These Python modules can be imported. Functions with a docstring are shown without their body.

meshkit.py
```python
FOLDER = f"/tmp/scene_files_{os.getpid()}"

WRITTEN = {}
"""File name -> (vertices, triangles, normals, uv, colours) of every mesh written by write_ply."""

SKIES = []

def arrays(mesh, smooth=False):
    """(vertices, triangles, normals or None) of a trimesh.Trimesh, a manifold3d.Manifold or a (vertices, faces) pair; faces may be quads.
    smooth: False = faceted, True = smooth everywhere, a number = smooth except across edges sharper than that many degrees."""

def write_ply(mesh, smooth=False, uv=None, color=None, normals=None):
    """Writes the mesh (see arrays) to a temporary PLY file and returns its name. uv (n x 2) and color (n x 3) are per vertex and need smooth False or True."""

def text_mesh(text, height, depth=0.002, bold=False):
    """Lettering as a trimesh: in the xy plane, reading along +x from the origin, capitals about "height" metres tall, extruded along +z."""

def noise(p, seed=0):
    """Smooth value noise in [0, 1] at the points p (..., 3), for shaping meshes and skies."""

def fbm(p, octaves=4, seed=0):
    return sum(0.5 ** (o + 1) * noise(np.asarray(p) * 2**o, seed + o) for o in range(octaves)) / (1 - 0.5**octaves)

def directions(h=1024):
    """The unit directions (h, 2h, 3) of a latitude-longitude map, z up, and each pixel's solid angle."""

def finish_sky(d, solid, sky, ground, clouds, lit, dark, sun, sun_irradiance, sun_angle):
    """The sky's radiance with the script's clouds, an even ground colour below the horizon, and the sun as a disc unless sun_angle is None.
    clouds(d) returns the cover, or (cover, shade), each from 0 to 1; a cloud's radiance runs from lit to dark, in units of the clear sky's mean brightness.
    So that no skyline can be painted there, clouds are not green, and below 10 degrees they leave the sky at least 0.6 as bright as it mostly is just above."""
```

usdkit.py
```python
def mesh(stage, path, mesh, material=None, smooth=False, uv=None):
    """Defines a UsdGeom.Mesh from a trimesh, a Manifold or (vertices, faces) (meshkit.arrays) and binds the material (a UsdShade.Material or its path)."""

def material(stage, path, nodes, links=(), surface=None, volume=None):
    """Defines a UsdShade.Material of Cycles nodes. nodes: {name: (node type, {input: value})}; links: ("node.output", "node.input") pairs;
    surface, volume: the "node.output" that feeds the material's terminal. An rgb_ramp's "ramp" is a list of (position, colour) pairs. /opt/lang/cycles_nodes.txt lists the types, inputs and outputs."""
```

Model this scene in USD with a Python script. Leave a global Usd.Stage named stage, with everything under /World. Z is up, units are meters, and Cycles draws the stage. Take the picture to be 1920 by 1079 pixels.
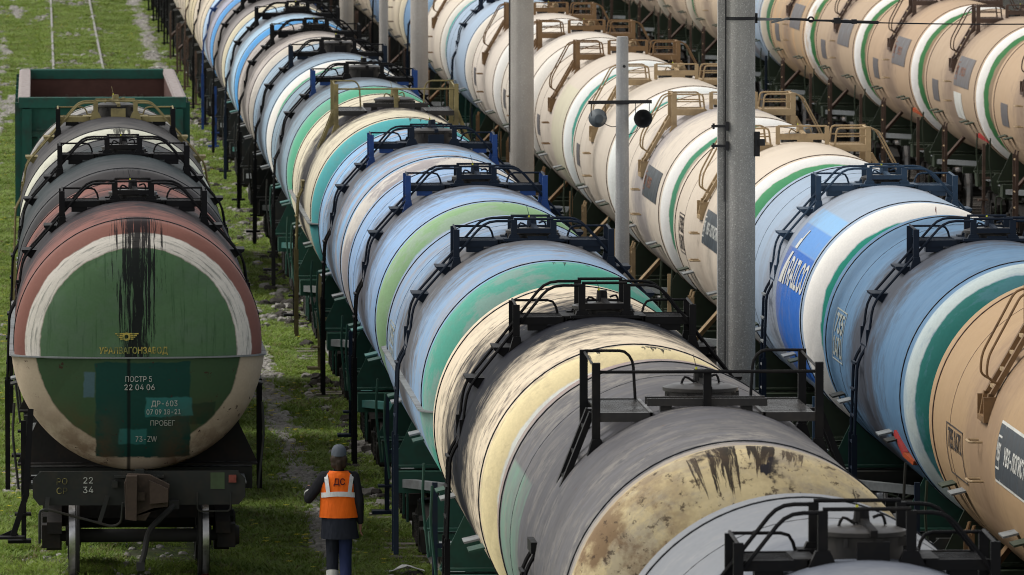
import math, random, numpy as np, trimesh, usdkit, meshkit
import manifold3d as m3
from pxr import Usd, UsdGeom, UsdLux, UsdShade, Gf, Sdf, Vt

# ------------------------------------------------------------------ stage, camera, sky, sun, exposure
stage = Usd.Stage.CreateInMemory()
UsdGeom.SetStageUpAxis(stage, UsdGeom.Tokens.z); UsdGeom.SetStageMetersPerUnit(stage, 1.0)
world = UsdGeom.Xform.Define(stage, '/World'); stage.SetDefaultPrim(world.GetPrim())
UsdGeom.Scope.Define(stage, '/World/Looks')

CAM_H = 9.85; YAW = math.radians(3.4035); PITCH = math.radians(3.7646); FOCAL = 36.0 * 15000 / 1920
Fv = np.array([math.sin(YAW) * math.cos(PITCH), math.cos(YAW) * math.cos(PITCH), -math.sin(PITCH)])
Rv = np.array([math.cos(YAW), -math.sin(YAW), 0.0]); Uv = np.cross(Rv, Fv)
cam = UsdGeom.Camera.Define(stage, '/World/camera')
cam.AddTransformOp().Set(Gf.Matrix4d(*Rv, 0, *Uv, 0, *(-Fv), 0, 0, 0, CAM_H, 1))
cam.CreateHorizontalApertureAttr(36.0); cam.CreateVerticalApertureAttr(36.0 * 575 / 1024)
cam.CreateFocalLengthAttr(FOCAL); cam.CreateClippingRangeAttr(Gf.Vec2f(1, 5000))
cam.CreateFStopAttr(9.0); cam.CreateFocusDistanceAttr(90.0)
cam.CreateExposureAttr(0.38)

SUN_EL, SUN_AZ = math.radians(52), math.radians(-66)          # azimuth from +Y towards +X
sd = np.array([math.cos(SUN_EL) * math.sin(SUN_AZ), math.cos(SUN_EL) * math.cos(SUN_AZ), math.sin(SUN_EL)])
sun = UsdLux.DistantLight.Define(stage, '/World/sun')
sun.CreateIntensityAttr(0.38); sun.CreateAngleAttr(22.0); sun.CreateColorAttr(Gf.Vec3f(1.0, 0.965, 0.91)); sun.CreateNormalizeAttr(True)
zx = sd; xx = np.cross([0, 0, 1.0], zx); xx /= np.linalg.norm(xx); yx = np.cross(zx, xx)
sun.AddTransformOp().Set(Gf.Matrix4d(*xx, 0, *yx, 0, *zx, 0, 0, 0, 60, 1))


class G:
    """Collects the nodes of one material; a string with a dot in it is a link."""
    def __init__(self): self.nodes, self.links, self.k = {}, [], 0
    def n(self, kind, out, **inp):
        self.k += 1; nm = f'n{self.k}'; vals = {}
        for key, v in inp.items():
            if isinstance(v, str) and '.' in v: self.links.append((v, f'{nm}.{key}'))
            else: vals[key] = v
        self.nodes[nm] = (kind, vals); return f'{nm}.{out}'
    def m(self, op, a, b=0.0, c=0.0): return self.n('math', 'value', math_type=op, value1=a, value2=b, value3=c)
    def rng(self, v, a, b, c=0.0, d=1.0, smooth=False):
        return self.n('map_range', 'result', value=v, from_min=a, from_max=b, to_min=c, to_max=d, clamp=True, range_type='smoothstep' if smooth else 'linear')
    def noise(self, vec, scale, detail=3.0, rough=0.55): return self.n('noise_texture', 'fac', vector=vec, scale=scale, detail=detail, roughness=rough)
    def vec(self, x=0.0, y=0.0, z=0.0): return self.n('combine_xyz', 'vector', x=x, y=y, z=z)
    def mix(self, fac, a, b, t='mix'): return self.n('mix', 'color', fac=fac, color1=a, color2=b, mix_type=t)
    def band(self, v, a, b, e=0.012):
        return self.m('multiply', self.rng(v, a - e, a + e), self.rng(v, b - e, b + e, 1.0, 0.0))
    def made(self, name, surface, volume=None):
        return usdkit.material(stage, '/World/Looks/' + name, self.nodes, self.links, surface=surface, volume=volume)


g = G()
sk = g.n('sky_texture', 'color', sky_type='single_scattering', sun_disc=False, sun_elevation=SUN_EL, sun_rotation=SUN_AZ, altitude=100.0, aerosol_density=2.0)
tc = g.n('texture_coordinate', 'generated')
cl = g.rng(g.noise(tc, 2.2, 5.0), 0.25, 0.6, 0.72, 0.97)
grey = g.n('rgb_to_bw', 'val', color=sk)
lit = g.n('mix', 'color', mix_type='multiply', fac=1.0, color1=g.n('combine_color', 'color', r=grey, g=grey, b=grey), color2=(1.12, 1.10, 1.06))
sky_out = g.n('background_shader', 'background', color=g.mix(cl, sk, lit), strength=0.15)
sky_mat = g.made('sky_look', sky_out)
sky = UsdLux.DomeLight.Define(stage, '/World/sky')
UsdShade.MaterialBindingAPI.Apply(sky.GetPrim()).Bind(sky_mat)
sky.GetPrim().SetCustomDataByKey('kind', 'structure')

# ------------------------------------------------------------------ helpers: prims
taken = {}
def numbered(parent, name):
    k = (str(parent), name); i = taken.get(k, 0); taken[k] = i + 1
    return name if i == 0 else f'{name}_{i:03d}'
def data(prim, **kw):
    for k, v in kw.items():
        if v: prim.SetCustomDataByKey(k, v)
    return prim
def thing(name, label, cat, loc=(0, 0, 0), rotz=0.0, group=None):
    x = UsdGeom.Xform.Define(stage, '/World/' + numbered('/World', name))
    x.AddTranslateOp().Set(Gf.Vec3d(*map(float, loc))); x.AddRotateZOp().Set(float(math.degrees(rotz)))
    return data(x.GetPrim(), label=label, category=cat, group=group)
def part(name, mesh, mat, parent='/World', smooth=False, uv=None, label=None, **kw):
    pp = parent if isinstance(parent, str) else str(parent.GetPath())
    path = pp + '/' + numbered(pp, name)
    p = usdkit.mesh(stage, path, mesh, mat, smooth=smooth, uv=uv).GetPrim()
    return data(p, label=label, **kw)

# ------------------------------------------------------------------ helpers: shapes
class MB:
    def __init__(self): self.v, self.f, self.c = [], [], 0
    def add(self, v, f):
        v = np.asarray(v, float); self.v.append(v); self.f.append(np.asarray(f, int) + self.c); self.c += len(v); return self
    def tm(self, m): return self.add(m.vertices, m.faces)
    def box(self, lo, hi):
        lo, hi = np.minimum(lo, hi), np.maximum(lo, hi)
        b = trimesh.creation.box(extents=hi - lo); return self.add(b.vertices + (lo + hi) / 2, b.faces)
    def bar(self, a, b, w, h, up=(0, 0, 1)):
        a, b = np.asarray(a, float), np.asarray(b, float); d = b - a; L = np.linalg.norm(d); d /= L
        up = np.asarray(up, float); s = np.cross(d, up)
        if np.linalg.norm(s) < 1e-3: s = np.cross(d, [0, 1.0, 0])
        s /= np.linalg.norm(s); t = np.cross(s, d)
        bx = trimesh.creation.box(extents=(L, w, h)); q = bx.vertices
        return self.add((a + b) / 2 + q[:, :1] * d + q[:, 1:2] * s + q[:, 2:] * t, bx.faces)
    def tube(self, pts, r, n=6, cap=True):
        P = np.asarray(pts, float); k = len(P)
        T = np.gradient(P, axis=0) if k > 2 else np.repeat([P[1] - P[0]], 2, 0)
        if k > 2:
            seg = np.diff(P, axis=0); seg /= np.linalg.norm(seg, axis=1, keepdims=True)
            T = np.vstack([seg[:1], seg[:-1] + seg[1:], seg[-1:]])
        T /= np.linalg.norm(T, axis=1, keepdims=True)
        ref = np.array([0, 0, 1.0]) if abs(T[0][2]) < .9 else np.array([0, 1.0, 0])
        V = []; rr = np.broadcast_to(r, k)
        s = np.cross(T[0], ref); s /= np.linalg.norm(s)
        for i in range(k):
            s = s - T[i] * (s @ T[i]); s /= np.linalg.norm(s); t = np.cross(T[i], s)
            a = np.arange(n) * 2 * math.pi / n
            V.append(P[i] + rr[i] * (np.cos(a)[:, None] * s + np.sin(a)[:, None] * t))
        V = np.vstack(V); F = []
        for i in range(k - 1):
            for j in range(n):
                a, b = i * n + j, i * n + (j + 1) % n
                F += [[a, b, b + n], [a, b + n, a + n]]
        if cap:
            for j in range(1, n - 1):
                F += [[0, j + 1, j], [(k - 1) * n, (k - 1) * n + j, (k - 1) * n + j + 1]]
        return self.add(V, F)
    def lathe(self, prof, c=(0, 0, 0), axis='z', n=24):
        m = trimesh.creation.revolve(np.asarray(prof, float), sections=n); v = m.vertices
        v = {'z': v, 'x': v[:, [2, 0, 1]], 'y': v[:, [1, 2, 0]]}[axis]
        return self.add(v + np.asarray(c, float), m.faces)
    def prism(self, poly, a, b, axis='y'):
        """poly: convex outline in the other two axes (x z for y, y z for x, x y for z)."""
        p = np.asarray(poly, float); n = len(p)
        def lift(t):
            o = np.full((n, 1), float(t))
            return {'y': np.hstack([p[:, :1], o, p[:, 1:]]), 'x': np.hstack([o, p]), 'z': np.hstack([p, o])}[axis]
        V = np.vstack([lift(a), lift(b)]); F = []
        for i in range(n):
            j = (i + 1) % n; F += [[i, j, j + n], [i, j + n, i + n]]
        for i in range(1, n - 1): F += [[0, i + 1, i], [n, n + i, n + i + 1]]
        m = trimesh.Trimesh(V, F, process=False); trimesh.repair.fix_normals(m)
        return self.add(m.vertices, m.faces)
    def mesh(self): return (np.vstack(self.v), np.vstack(self.f))
def bend(pts, r=0.06, k=3):
    """Rounds the corners of a polyline."""
    P = [np.asarray(p, float) for p in pts]; out = [P[0]]
    for i in range(1, len(P) - 1):
        a, b = P[i - 1] - P[i], P[i + 1] - P[i]; la, lb = np.linalg.norm(a), np.linalg.norm(b)
        q = min(r, la * .45, lb * .45); s, e = P[i] + a / la * q, P[i] + b / lb * q
        for t in np.linspace(0, 1, k): out.append((1 - t) ** 2 * s + 2 * t * (1 - t) * P[i] + t * t * e)
    out.append(P[-1]); return out
def flipx(m): return (m[0] * [-1, 1, 1], m[1][:, ::-1])
def flipy(m): return (m[0] * [1, -1, 1], m[1][:, ::-1])

# ------------------------------------------------------------------ plain materials
def paint(name, col, rough=.5, metal=0.0, var=.25, grime=(.03, .025, .02), gamt=.35, scale=4.0, bump=.0, spec=.2):
    g = G(); P = g.n('texture_coordinate', 'object')
    a = g.noise(P, scale, 5.0, .6); b = g.noise(P, scale * 5, 3.0)
    c = g.mix(g.m('multiply', g.rng(a, .48, .68), gamt), col, grime)
    c = g.mix(g.rng(b, .3, .7, 0, var), c, tuple(x * .55 for x in col))
    kw = dict(base_color=c, roughness=g.rng(a, .3, .7, rough - .08, rough + .15), metallic=metal, specular_ior_level=spec)
    if bump: kw['normal'] = g.n('bump', 'normal', height=b, strength=1.0, distance=bump)
    return g.made(name, g.n('principled_bsdf', 'BSDF', **kw))
K = {
 'black_fit': paint('black_fittings', (.006, .006, .007), .5, gamt=.5, grime=(.022, .019, .016), spec=.12),
 'navy_fit': paint('navy_fittings', (.010, .017, .031), .5, spec=.12, grime=(.02, .02, .022)),
 'blue_fit': paint('blue_fittings', (.018, .058, .21), .45, gamt=.55, grime=(.02, .02, .025)),
 'steel_blue_fit': paint('steel_blue_fittings', (.028, .055, .095), .45, gamt=.3),
 'ochre_fit': paint('ochre_fittings', (.24, .20, .09), .6, gamt=.7, grime=(.05, .04, .03)),
 'tan_fit': paint('tan_fittings', (.40, .29, .165), .55, gamt=.5, grime=(.13, .085, .05)),
 'brown_fit': paint('brown_fittings', (.21, .125, .06), .55, gamt=.55, grime=(.07, .045, .03)),
 'dark_brown_fit': paint('dark_brown_fittings', (.10, .065, .05), .55, gamt=.5),
 'dark_frame': paint('dark_frame', (.022, .024, .022), .6, gamt=.5, grime=(.05, .04, .03)),
 'green_frame': paint('green_frame', (.018, .062, .045), .5, gamt=.4),
 'teal_frame': paint('teal_frame', (.05, .16, .145), .5, gamt=.35, grime=(.10, .09, .08)),
 'moss_frame': paint('moss_frame', (.032, .045, .028), .55, gamt=.4),
 'bogie_black': paint('bogie_black', (.016, .015, .014), .65, gamt=.5, grime=(.045, .03, .022), bump=.004),
 'wheel_steel': paint('wheel_steel', (.55, .55, .56), .28, metal=1.0, gamt=.25, grime=(.2, .19, .18)),
 'axle_black': paint('axle_black', (.02, .02, .02), .6),
 'coupler_rust': paint('coupler_rust', (.060, .042, .032), .7, gamt=.7, grime=(.03, .025, .02), bump=.004),
 'pale_steel': paint('pale_steel', (.20, .215, .22), .55, gamt=.5, grime=(.07, .06, .055)),
 'strap': paint('strap_dark', (.016, .018, .022), .4, gamt=.1),
 'oily_lid': paint('oily_lid', (.028, .027, .027), .3, gamt=.4, grime=(.06, .05, .04)),
 'hose': paint('hose_rubber', (.03, .03, .03), .7),
 'rail_top': paint('rail_worn', (.30, .29, .28), .5, gamt=.4, grime=(.17, .13, .10)),
 'sleeper': paint('sleeper_concrete', (.19, .17, .15), .9, gamt=.6, grime=(.08, .07, .05)),
 'white_mark': paint('white_lettering', (.62, .62, .58), .6, gamt=.35, grime=(.2, .22, .18)),
 'faded_mark': paint('faded_lettering', (.36, .38, .34), .6, gamt=.6, grime=(.1, .12, .09)),
 'yellow_mark': paint('yellow_lettering', (.50, .40, .10), .6, gamt=.75, grime=(.12, .14, .06), scale=30),
 'dark_mark': paint('dark_lettering', (.05, .045, .045), .6, gamt=.3, grime=(.2, .15, .1)),
 'slate_panel': paint('slate_panel', (.055, .065, .075), .45, gamt=.3, grime=(.11, .10, .09)),
 'grey_panel': paint('grey_panel', (.12, .115, .12), .5, gamt=.4, grime=(.22, .17, .13)),
 'red_paint': paint('red_paint', (.30, .03, .028), .5, gamt=.3),
 'orange_paint': paint('orange_paint', (.34, .07, .025), .5, gamt=.3),
 'rust_mark': paint('rust_orange_lettering', (.22, .095, .055), .6, gamt=.7, grime=(.12, .10, .09), scale=12),
 'yellow_tag': paint('yellow_tag', (.62, .62, .05), .5, gamt=.1),
 'gondola_green': paint('gondola_green', (.014, .078, .058), .6, gamt=.75, grime=(.035, .032, .028), scale=2.6),
 'gondola_rust': paint('gondola_rust', (.085, .042, .034), .8, gamt=.6, grime=(.045, .026, .022), scale=1.6, bump=.005),
 'gondola_rim': paint('gondola_rim', (.33, .29, .28), .75, gamt=.6, grime=(.14, .1, .09), scale=9, bump=.004),
 'horn_grey': paint('horn_grey', (.09, .105, .115), .4, gamt=.3),
 'black_iron': paint('black_iron', (.025, .025, .027), .5),
 'litter_white': paint('litter_white', (.72, .72, .70), .6, gamt=.2),
 'scrap_dark': paint('scrap_dark', (.05, .045, .045), .8, gamt=.4, bump=.01),
}

def worn(name, col, back, amt=.7):
    g = G(); P = g.n('geometry', 'position'); px, pz = g.n('separate_xyz', 'x', vector=P), g.n('separate_xyz', 'z', vector=P)
    a = g.noise(g.vec(g.m('multiply', px, 55.0), 0.0, g.m('multiply', pz, 9.0)), 1.0, 4.0, .7); b = g.noise(P, 6.0, 3.0)
    c = g.mix(g.m('multiply', g.rng(g.m('add', a, g.m('multiply_add', b, .7, -.35)), .44, .54), amt), col, back)
    return g.made(name, g.n('principled_bsdf', 'BSDF', base_color=c, roughness=.6, specular_ior_level=.1))
K['yellow_worn'] = worn('worn_yellow_stencil', (.42, .33, .08), (.07, .12, .055), .8)
K['white_worn'] = worn('worn_white_stencil', (.50, .50, .46), (.05, .09, .075), .30)
K['beam_worn'] = worn('worn_beam_stencil', (.30, .26, .10), (.024, .026, .022), .85)

# ------------------------------------------------------------------ tank geometry and tank materials
R, AX, CYL, HD = 1.5, 2.80, 4.72, 0.62
def head_profile(n=22):
    t = np.linspace(0, math.pi / 2, n)                         # 0 at the knuckle
    y = CYL + HD * np.sin(t) ** 1.0; r = R * np.cos(t) ** 0.86
    return y, np.maximum(r, 0.004)
_hy, _hr = head_profile()
_hs = CYL + np.concatenate([[0], np.cumsum(np.hypot(np.diff(_hy), np.diff(_hr)))])
def s_of_r(r): return float(np.interp(-r, -_hr, _hs))          # meridian coordinate of a radius on the head
def y_of_r(r): return np.interp(-np.asarray(r), -_hr, _hy)
def shell(grow=0.0, a0=0.0, a1=2 * math.pi, na=96, y0=None, heads=(True, True)):
    """Meridian coordinate s and angle a from the top are stored as st."""
    ys = np.linspace(-CYL, CYL, 13); prof = []
    if heads[0]: prof += [(-y, r, -s) for y, r, s in zip(_hy[::-1][:-1], _hr[::-1][:-1], _hs[::-1][:-1])]
    prof += [(y, R, y) for y in ys]
    if heads[1]: prof += [(y, r, s) for y, r, s in zip(_hy[1:], _hr[1:], _hs[1:])]
    prof = np.array(prof); py = prof[:, 0] + np.sign(prof[:, 0]) * grow * (np.abs(prof[:, 0]) > CYL); pr = prof[:, 1] + grow
    an = np.linspace(a0, a1, na + 1)
    V = np.stack([np.outer(np.ones(len(prof)), np.sin(an)) * pr[:, None], np.repeat(py[:, None], na + 1, 1), AX + np.outer(np.ones(len(prof)), np.cos(an)) * pr[:, None]], -1)
    uv = np.stack([np.repeat(prof[:, 2][:, None], na + 1, 1), np.repeat(((an + math.pi) % (2 * math.pi) - math.pi)[None, :] if a1 - a0 < 6 else (an - math.pi)[None, :], len(prof), 0)], -1)
    if a1 - a0 > 6:                                            # start the seam at the bottom
        V = np.stack([np.outer(np.ones(len(prof)), np.sin(an + math.pi)) * pr[:, None], V[..., 1], AX + np.outer(np.ones(len(prof)), np.cos(an + math.pi)) * pr[:, None]], -1)
    n = na + 1; i, j = np.meshgrid(np.arange(len(prof) - 1), np.arange(na), indexing='ij'); q = (i * n + j).ravel()
    F = np.stack([q, q + n, q + n + 1, q + 1], -1)
    F = np.vstack([F[:, [0, 1, 2]], F[:, [0, 2, 3]]])
    V = V.reshape(-1, 3)
    tri = V[F]; nn = np.cross(tri[:, 1] - tri[:, 0], tri[:, 2] - tri[:, 0]); c = tri.mean(1) - [0, 0, AX]; c[:, 1] *= .1
    if (nn * c).sum() < 0: F = F[:, ::-1]
    return (V, F), uv.reshape(-1, 2)
SHELL = shell()
JACKET = shell(.035, math.radians(90), math.radians(270), 60)
JZ = 2.675; JACKET[0][0][:, 2] = np.minimum(JACKET[0][0][:, 2], JZ)
def ring(y, r=R + .004, t=.008, w=.015, n=72):
    a = np.linspace(0, 2 * math.pi, n, endpoint=False); V, F = [], []
    for rr, yy in ((r - .01, y - w), (r + t, y - w), (r + t, y + w), (r - .01, y + w)):
        V.append(np.stack([np.sin(a) * rr, np.full(n, yy), AX + np.cos(a) * rr], -1))
    V = np.vstack(V)
    for k in range(4):
        k2 = (k + 1) % 4
        for j in range(n):
            j2 = (j + 1) % n; F += [[k * n + j, k * n + j2, k2 * n + j2], [k * n + j, k2 * n + j2, k2 * n + j]]
    m = trimesh.Trimesh(V, F, process=False); trimesh.repair.fix_normals(m); return (np.array(m.vertices), np.array(m.faces))

def tank_mat(name, base, rings=(), dirt=None, streak=(.25, (.10, .09, .085)), wear=None, rust=.12, drips=(), rough=.40, seed=0.0, side=(), paintlike=True, extra=None, fade=.16, headstreak=.25):
    """rings: (s0, s1, colour) on the meridian, front negative. dirt: (half width, amount, colour). drips: (angle, half angle, s start, s end, amount, colour)."""
    g = G(); uvn = g.n('texture_coordinate', 'UV'); P = g.n('texture_coordinate', 'object')
    ux = g.n('separate_xyz', 'x', vector=uvn); ua = g.n('separate_xyz', 'y', vector=uvn)
    px, pz = g.n('separate_xyz', 'x', vector=P), g.n('separate_xyz', 'z', vector=P)
    wob = g.m('multiply_add', g.noise(g.vec(ux, g.m('multiply', ua, 1.5), seed), 3.5, 4.0), .07, -.035)
    s = g.m('add', ux, wob)
    pat = g.noise(g.n('vector_math', 'vector', math_type='add', vector1=P, vector2=(seed, seed * .7, 0)), .9, 4.0, .6)
    c = g.mix(g.rng(pat, .35, .65, 0.0, fade), base, tuple(min(1, x * 1.18 + .03) for x in base))
    for (y0, y1, a0, a1, col) in side:                          # painted panels on the side: axial and angular limits
        mk = g.m('multiply', g.band(s, y0, y1, .015), g.band(ua, a0, a1, .012)); c = g.mix(mk, c, col)
    for (s0, s1, col) in rings: c = g.mix(g.band(s, s0, s1), c, g.mix(g.rng(pat, .35, .65, 0.0, .22), col, tuple(x * .8 for x in col)))
    if wear:
        wn = g.noise(g.vec(g.m('multiply_add', ux, 2.2, seed), g.m('multiply', ua, 1.1), seed), 1.1, 7.0, .68)
        c = g.mix(g.m('multiply', g.rng(wn, .50, .56), wear[0]), c, wear[1])
    st = g.noise(g.vec(g.m('multiply_add', ux, 1.9, seed * 3), g.m('multiply_add', ua, 2.6, g.m('multiply', pat, 2.0)), seed), 1.0, 8.0, .70)
    fine = g.noise(g.vec(g.m('multiply_add', ux, 6.5, seed * 5), g.m('multiply', ua, 9.0), seed), 1.0, 6.0, .70)
    stm = g.m('multiply', g.m('multiply', g.rng(st, .44, .58), g.rng(fine, .42, .56)), g.rng(ux, -4.72, -4.4, headstreak, 1.0))
    blot = g.rng(g.noise(g.vec(g.m('multiply_add', ux, 1.3, seed), g.m('multiply', ua, 1.3), seed + 9), 1.0, 4.0), .36, .62, .25, 1.6)
    c = g.mix(g.n('math', 'value', math_type='multiply', use_clamp=True, value1=stm, value2=g.m('multiply', blot, streak[0] * 1.25)), c, streak[1])
    dm = None
    if dirt:
        w, amt, dc = dirt; w *= 1.75
        e = g.m('subtract', 1.0, g.m('divide', g.m('absolute', ux), w))
        e = g.m('add', e, g.m('multiply_add', st, 1.5, -.75)); e = g.m('add', e, g.m('multiply_add', fine, .7, -.35))
        dm = g.m('multiply', g.rng(e, .08, .70), amt); c = g.mix(dm, c, dc)
    for (a0, ha, s0, s1, amt, dc) in drips:                      # run along the meridian, ragged ends
        lat = g.m('multiply', g.m('subtract', ua, a0), 1.0 / ha)
        dn = g.noise(g.vec(g.m('multiply_add', ua, 34.0, g.m('multiply', g.noise(P, 7.0, 3.0), 1.6)), g.m('multiply', ux, 1.6), seed + 3), 1.0, 7.0, .74)
        en = g.noise(g.vec(g.m('multiply', ua, 22.0), seed, 0.0), 1.0, 4.0, .65)
        win = g.m('subtract', 1.0, g.m('power', g.m('absolute', lat), 2.2))
        run = g.rng(g.m('add', g.m('divide', g.m('subtract', s0, ux), s0 - s1), g.m('multiply_add', en, -1.9, .85)), .35, .9, 1.0, 0.0)
        on = g.rng(ux, s0 - .06, s0 + .06, 1.0, 0.0)
        v = g.m('multiply', g.m('multiply', g.rng(win, 0.0, .5), run), on)
        mk = g.rng(g.m('add', dn, g.m('multiply_add', v, .62, -.62)), .40, .48)
        c = g.mix(g.m('multiply', mk, amt), c, dc)
    if rust:
        rn = g.noise(g.n('vector_math', 'vector', math_type='add', vector1=P, vector2=(seed + 4, 0, seed)), 5.0, 8.0, .7)
        c = g.mix(g.m('multiply', g.rng(rn, .63, .70), rust * 3), c, (.11, .055, .03))
    if extra: c = extra(g, c, ux, ua, px, pz, P)
    grain = g.noise(P, 38.0, 2.0)
    c = g.n('mix', 'color', mix_type='multiply', fac=1.0, color1=c, color2=g.n('combine_color', 'color', r=g.rng(grain, .2, .8, .93, 1.06), g=g.rng(grain, .2, .8, .93, 1.06), b=g.rng(grain, .2, .8, .93, 1.06)))
    rgh = g.m('add', rough + .06, g.m('multiply', st, .26))
    nrm = g.n('bump', 'normal', height=g.noise(P, 1.7, 2.0), strength=.55, distance=.018)
    nrm = g.n('bump', 'normal', height=fine, strength=.15, distance=.003, normal=nrm)
    return g.made(name, g.n('principled_bsdf', 'BSDF', base_color=c, roughness=rgh, normal=nrm, specular_ior_level=.035))

# ------------------------------------------------------------------ tank car fittings, built once per kind
def arc(x): return AX + math.sqrt(max(R * R - x * x, 0))
def both(fn):
    m = fn(); return [m, flipx(m)]
def fittings_a(p=.23, tall=0.0):
    """Four posts round the hatch, bent handrails over the flanks, two small gratings."""
    out = []; top = 4.53 + tall
    for sx in (-1, 1):
        for sy in (-1, 1):
            m = MB(); m.box((sx * p - .035, sy * .33 - .025, 4.27), (sx * p + .035, sy * .33 + .025, top)); m.prism([(sx * p - .10, 4.25), (sx * p + .10, 4.25), (sx * p + .05, 4.36), (sx * p - .05, 4.36)], sy * .33 - .04, sy * .33 + .04)
            out.append(('guard_post', m.mesh(), 'fit', None))
    for sy in (-1, 1):
        if p > .27: m = MB(); m.box((-p - .14, sy * .40 - .07, 4.30), (-p + .02, sy * .40 + .07, 4.345)); m.box((p - .02, sy * .40 - .07, 4.30), (p + .14, sy * .40 + .07, 4.345))
        else: m = MB(); m.box((-p, sy * .33 - .02, 4.375), (p, sy * .33 + .02, 4.43)); out.append(('cross_bar', m.mesh(), 'fit', None))
        m = MB(); m.tube([(-p, sy * .33, top + .01), (p, sy * .33, top + .01)], .016); out.append(('guard_rail', m.mesh(), 'fit', None))
        for sx in (-1, 1):
            m = MB(); m.tube(bend([(sx * p, sy * .33, top - .015), (sx * .56, sy * .33, top - .015), (sx * 1.40, sy * .33, 3.56), (sx * 1.44, sy * .33, 3.24)], .13, 4), .0165); out.append(('handrail', m.mesh(), 'fit', None))
    m = MB()
    if p < .27: m.box((-p - .12, -.42, 4.285), (p + .12, -.24, 4.315))
    m.box((-p - .12, .24, 4.285), (p + .12, .42, 4.315)); m.box((-p - .2, -.3, 4.27), (-p - .04, .3, 4.30)); m.box((p + .04, -.3, 4.27), (p + .2, .3, 4.30)); out.append(('walkway', m.mesh(), 'fit', None))
    for sx in (-1, 1):
        m = MB()
        for k in range(7): m.box((sx * .42, -.27 + k * .085, 4.262), (sx * .86, -.235 + k * .085, 4.285))
        m.box((sx * .40, -.31, 4.215), (sx * .88, -.28, 4.292)); m.box((sx * .40, .34, 4.215), (sx * .88, .37, 4.292)); m.box((sx * .385, -.31, 4.22), (sx * .415, .37, 4.29))
        out.append(('platform', m.mesh(), 'fit', None))
        for yy in (-.34, .36):
            m = MB(); m.box((sx * .865, yy - .02, 3.98), (sx * .935, yy + .02, 4.42)); m.prism([(sx * .83, 3.92), (sx * .99, 3.90), (sx * .93, 4.10), (sx * .86, 4.10)], yy - .05, yy + .05); out.append(('platform_post', m.mesh(), 'fit2', None))
        m = MB(); m.tube([(sx * .9, -.34, 4.41), (sx * .9, .36, 4.43)], .014); m.tube(bend([(sx * .9, .36, 4.42), (sx * .47, .36, 4.42), (sx * .43, .36, 4.27)], .07), .014); out.append(('platform_rail', m.mesh(), 'fit', None))
        m = MB(); m.box((sx * .58, -.30, arc(.58) - .03), (sx * .78, -.12, arc(.58) + .08)); out.append(('support_box', m.mesh(), 'fit2', None))
        for deg in (40, 56):
            a = math.radians(deg); x, z = R * math.sin(a), AX + R * math.cos(a)
            m = MB(); m.prism([(sx * (x - .04), z + .035), (sx * (x + .17), z + .035), (sx * (x + .16), z + .005), (sx * (x + .05), z - .075)], -.30, .30); out.append(('step', m.mesh(), 'fit', None))
        m = MB(); m.box((sx * 1.30, -.35, 3.03), (sx * 1.48, .35, 3.06)); m.box((sx * 1.30, -.35, 3.06), (sx * 1.48, -.31, 3.25)); m.box((sx * 1.30, .31, 3.06), (sx * 1.48, .35, 3.25)); m.box((sx * 1.28, -.35, 3.03), (sx * 1.36, .35, 3.25)); out.append(('foothold', m.mesh(), 'fit', None))
        out += ladder(sx)
    out += hatch(.29, 4.27, .185 if p > .27 else .10)
    return out
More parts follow.
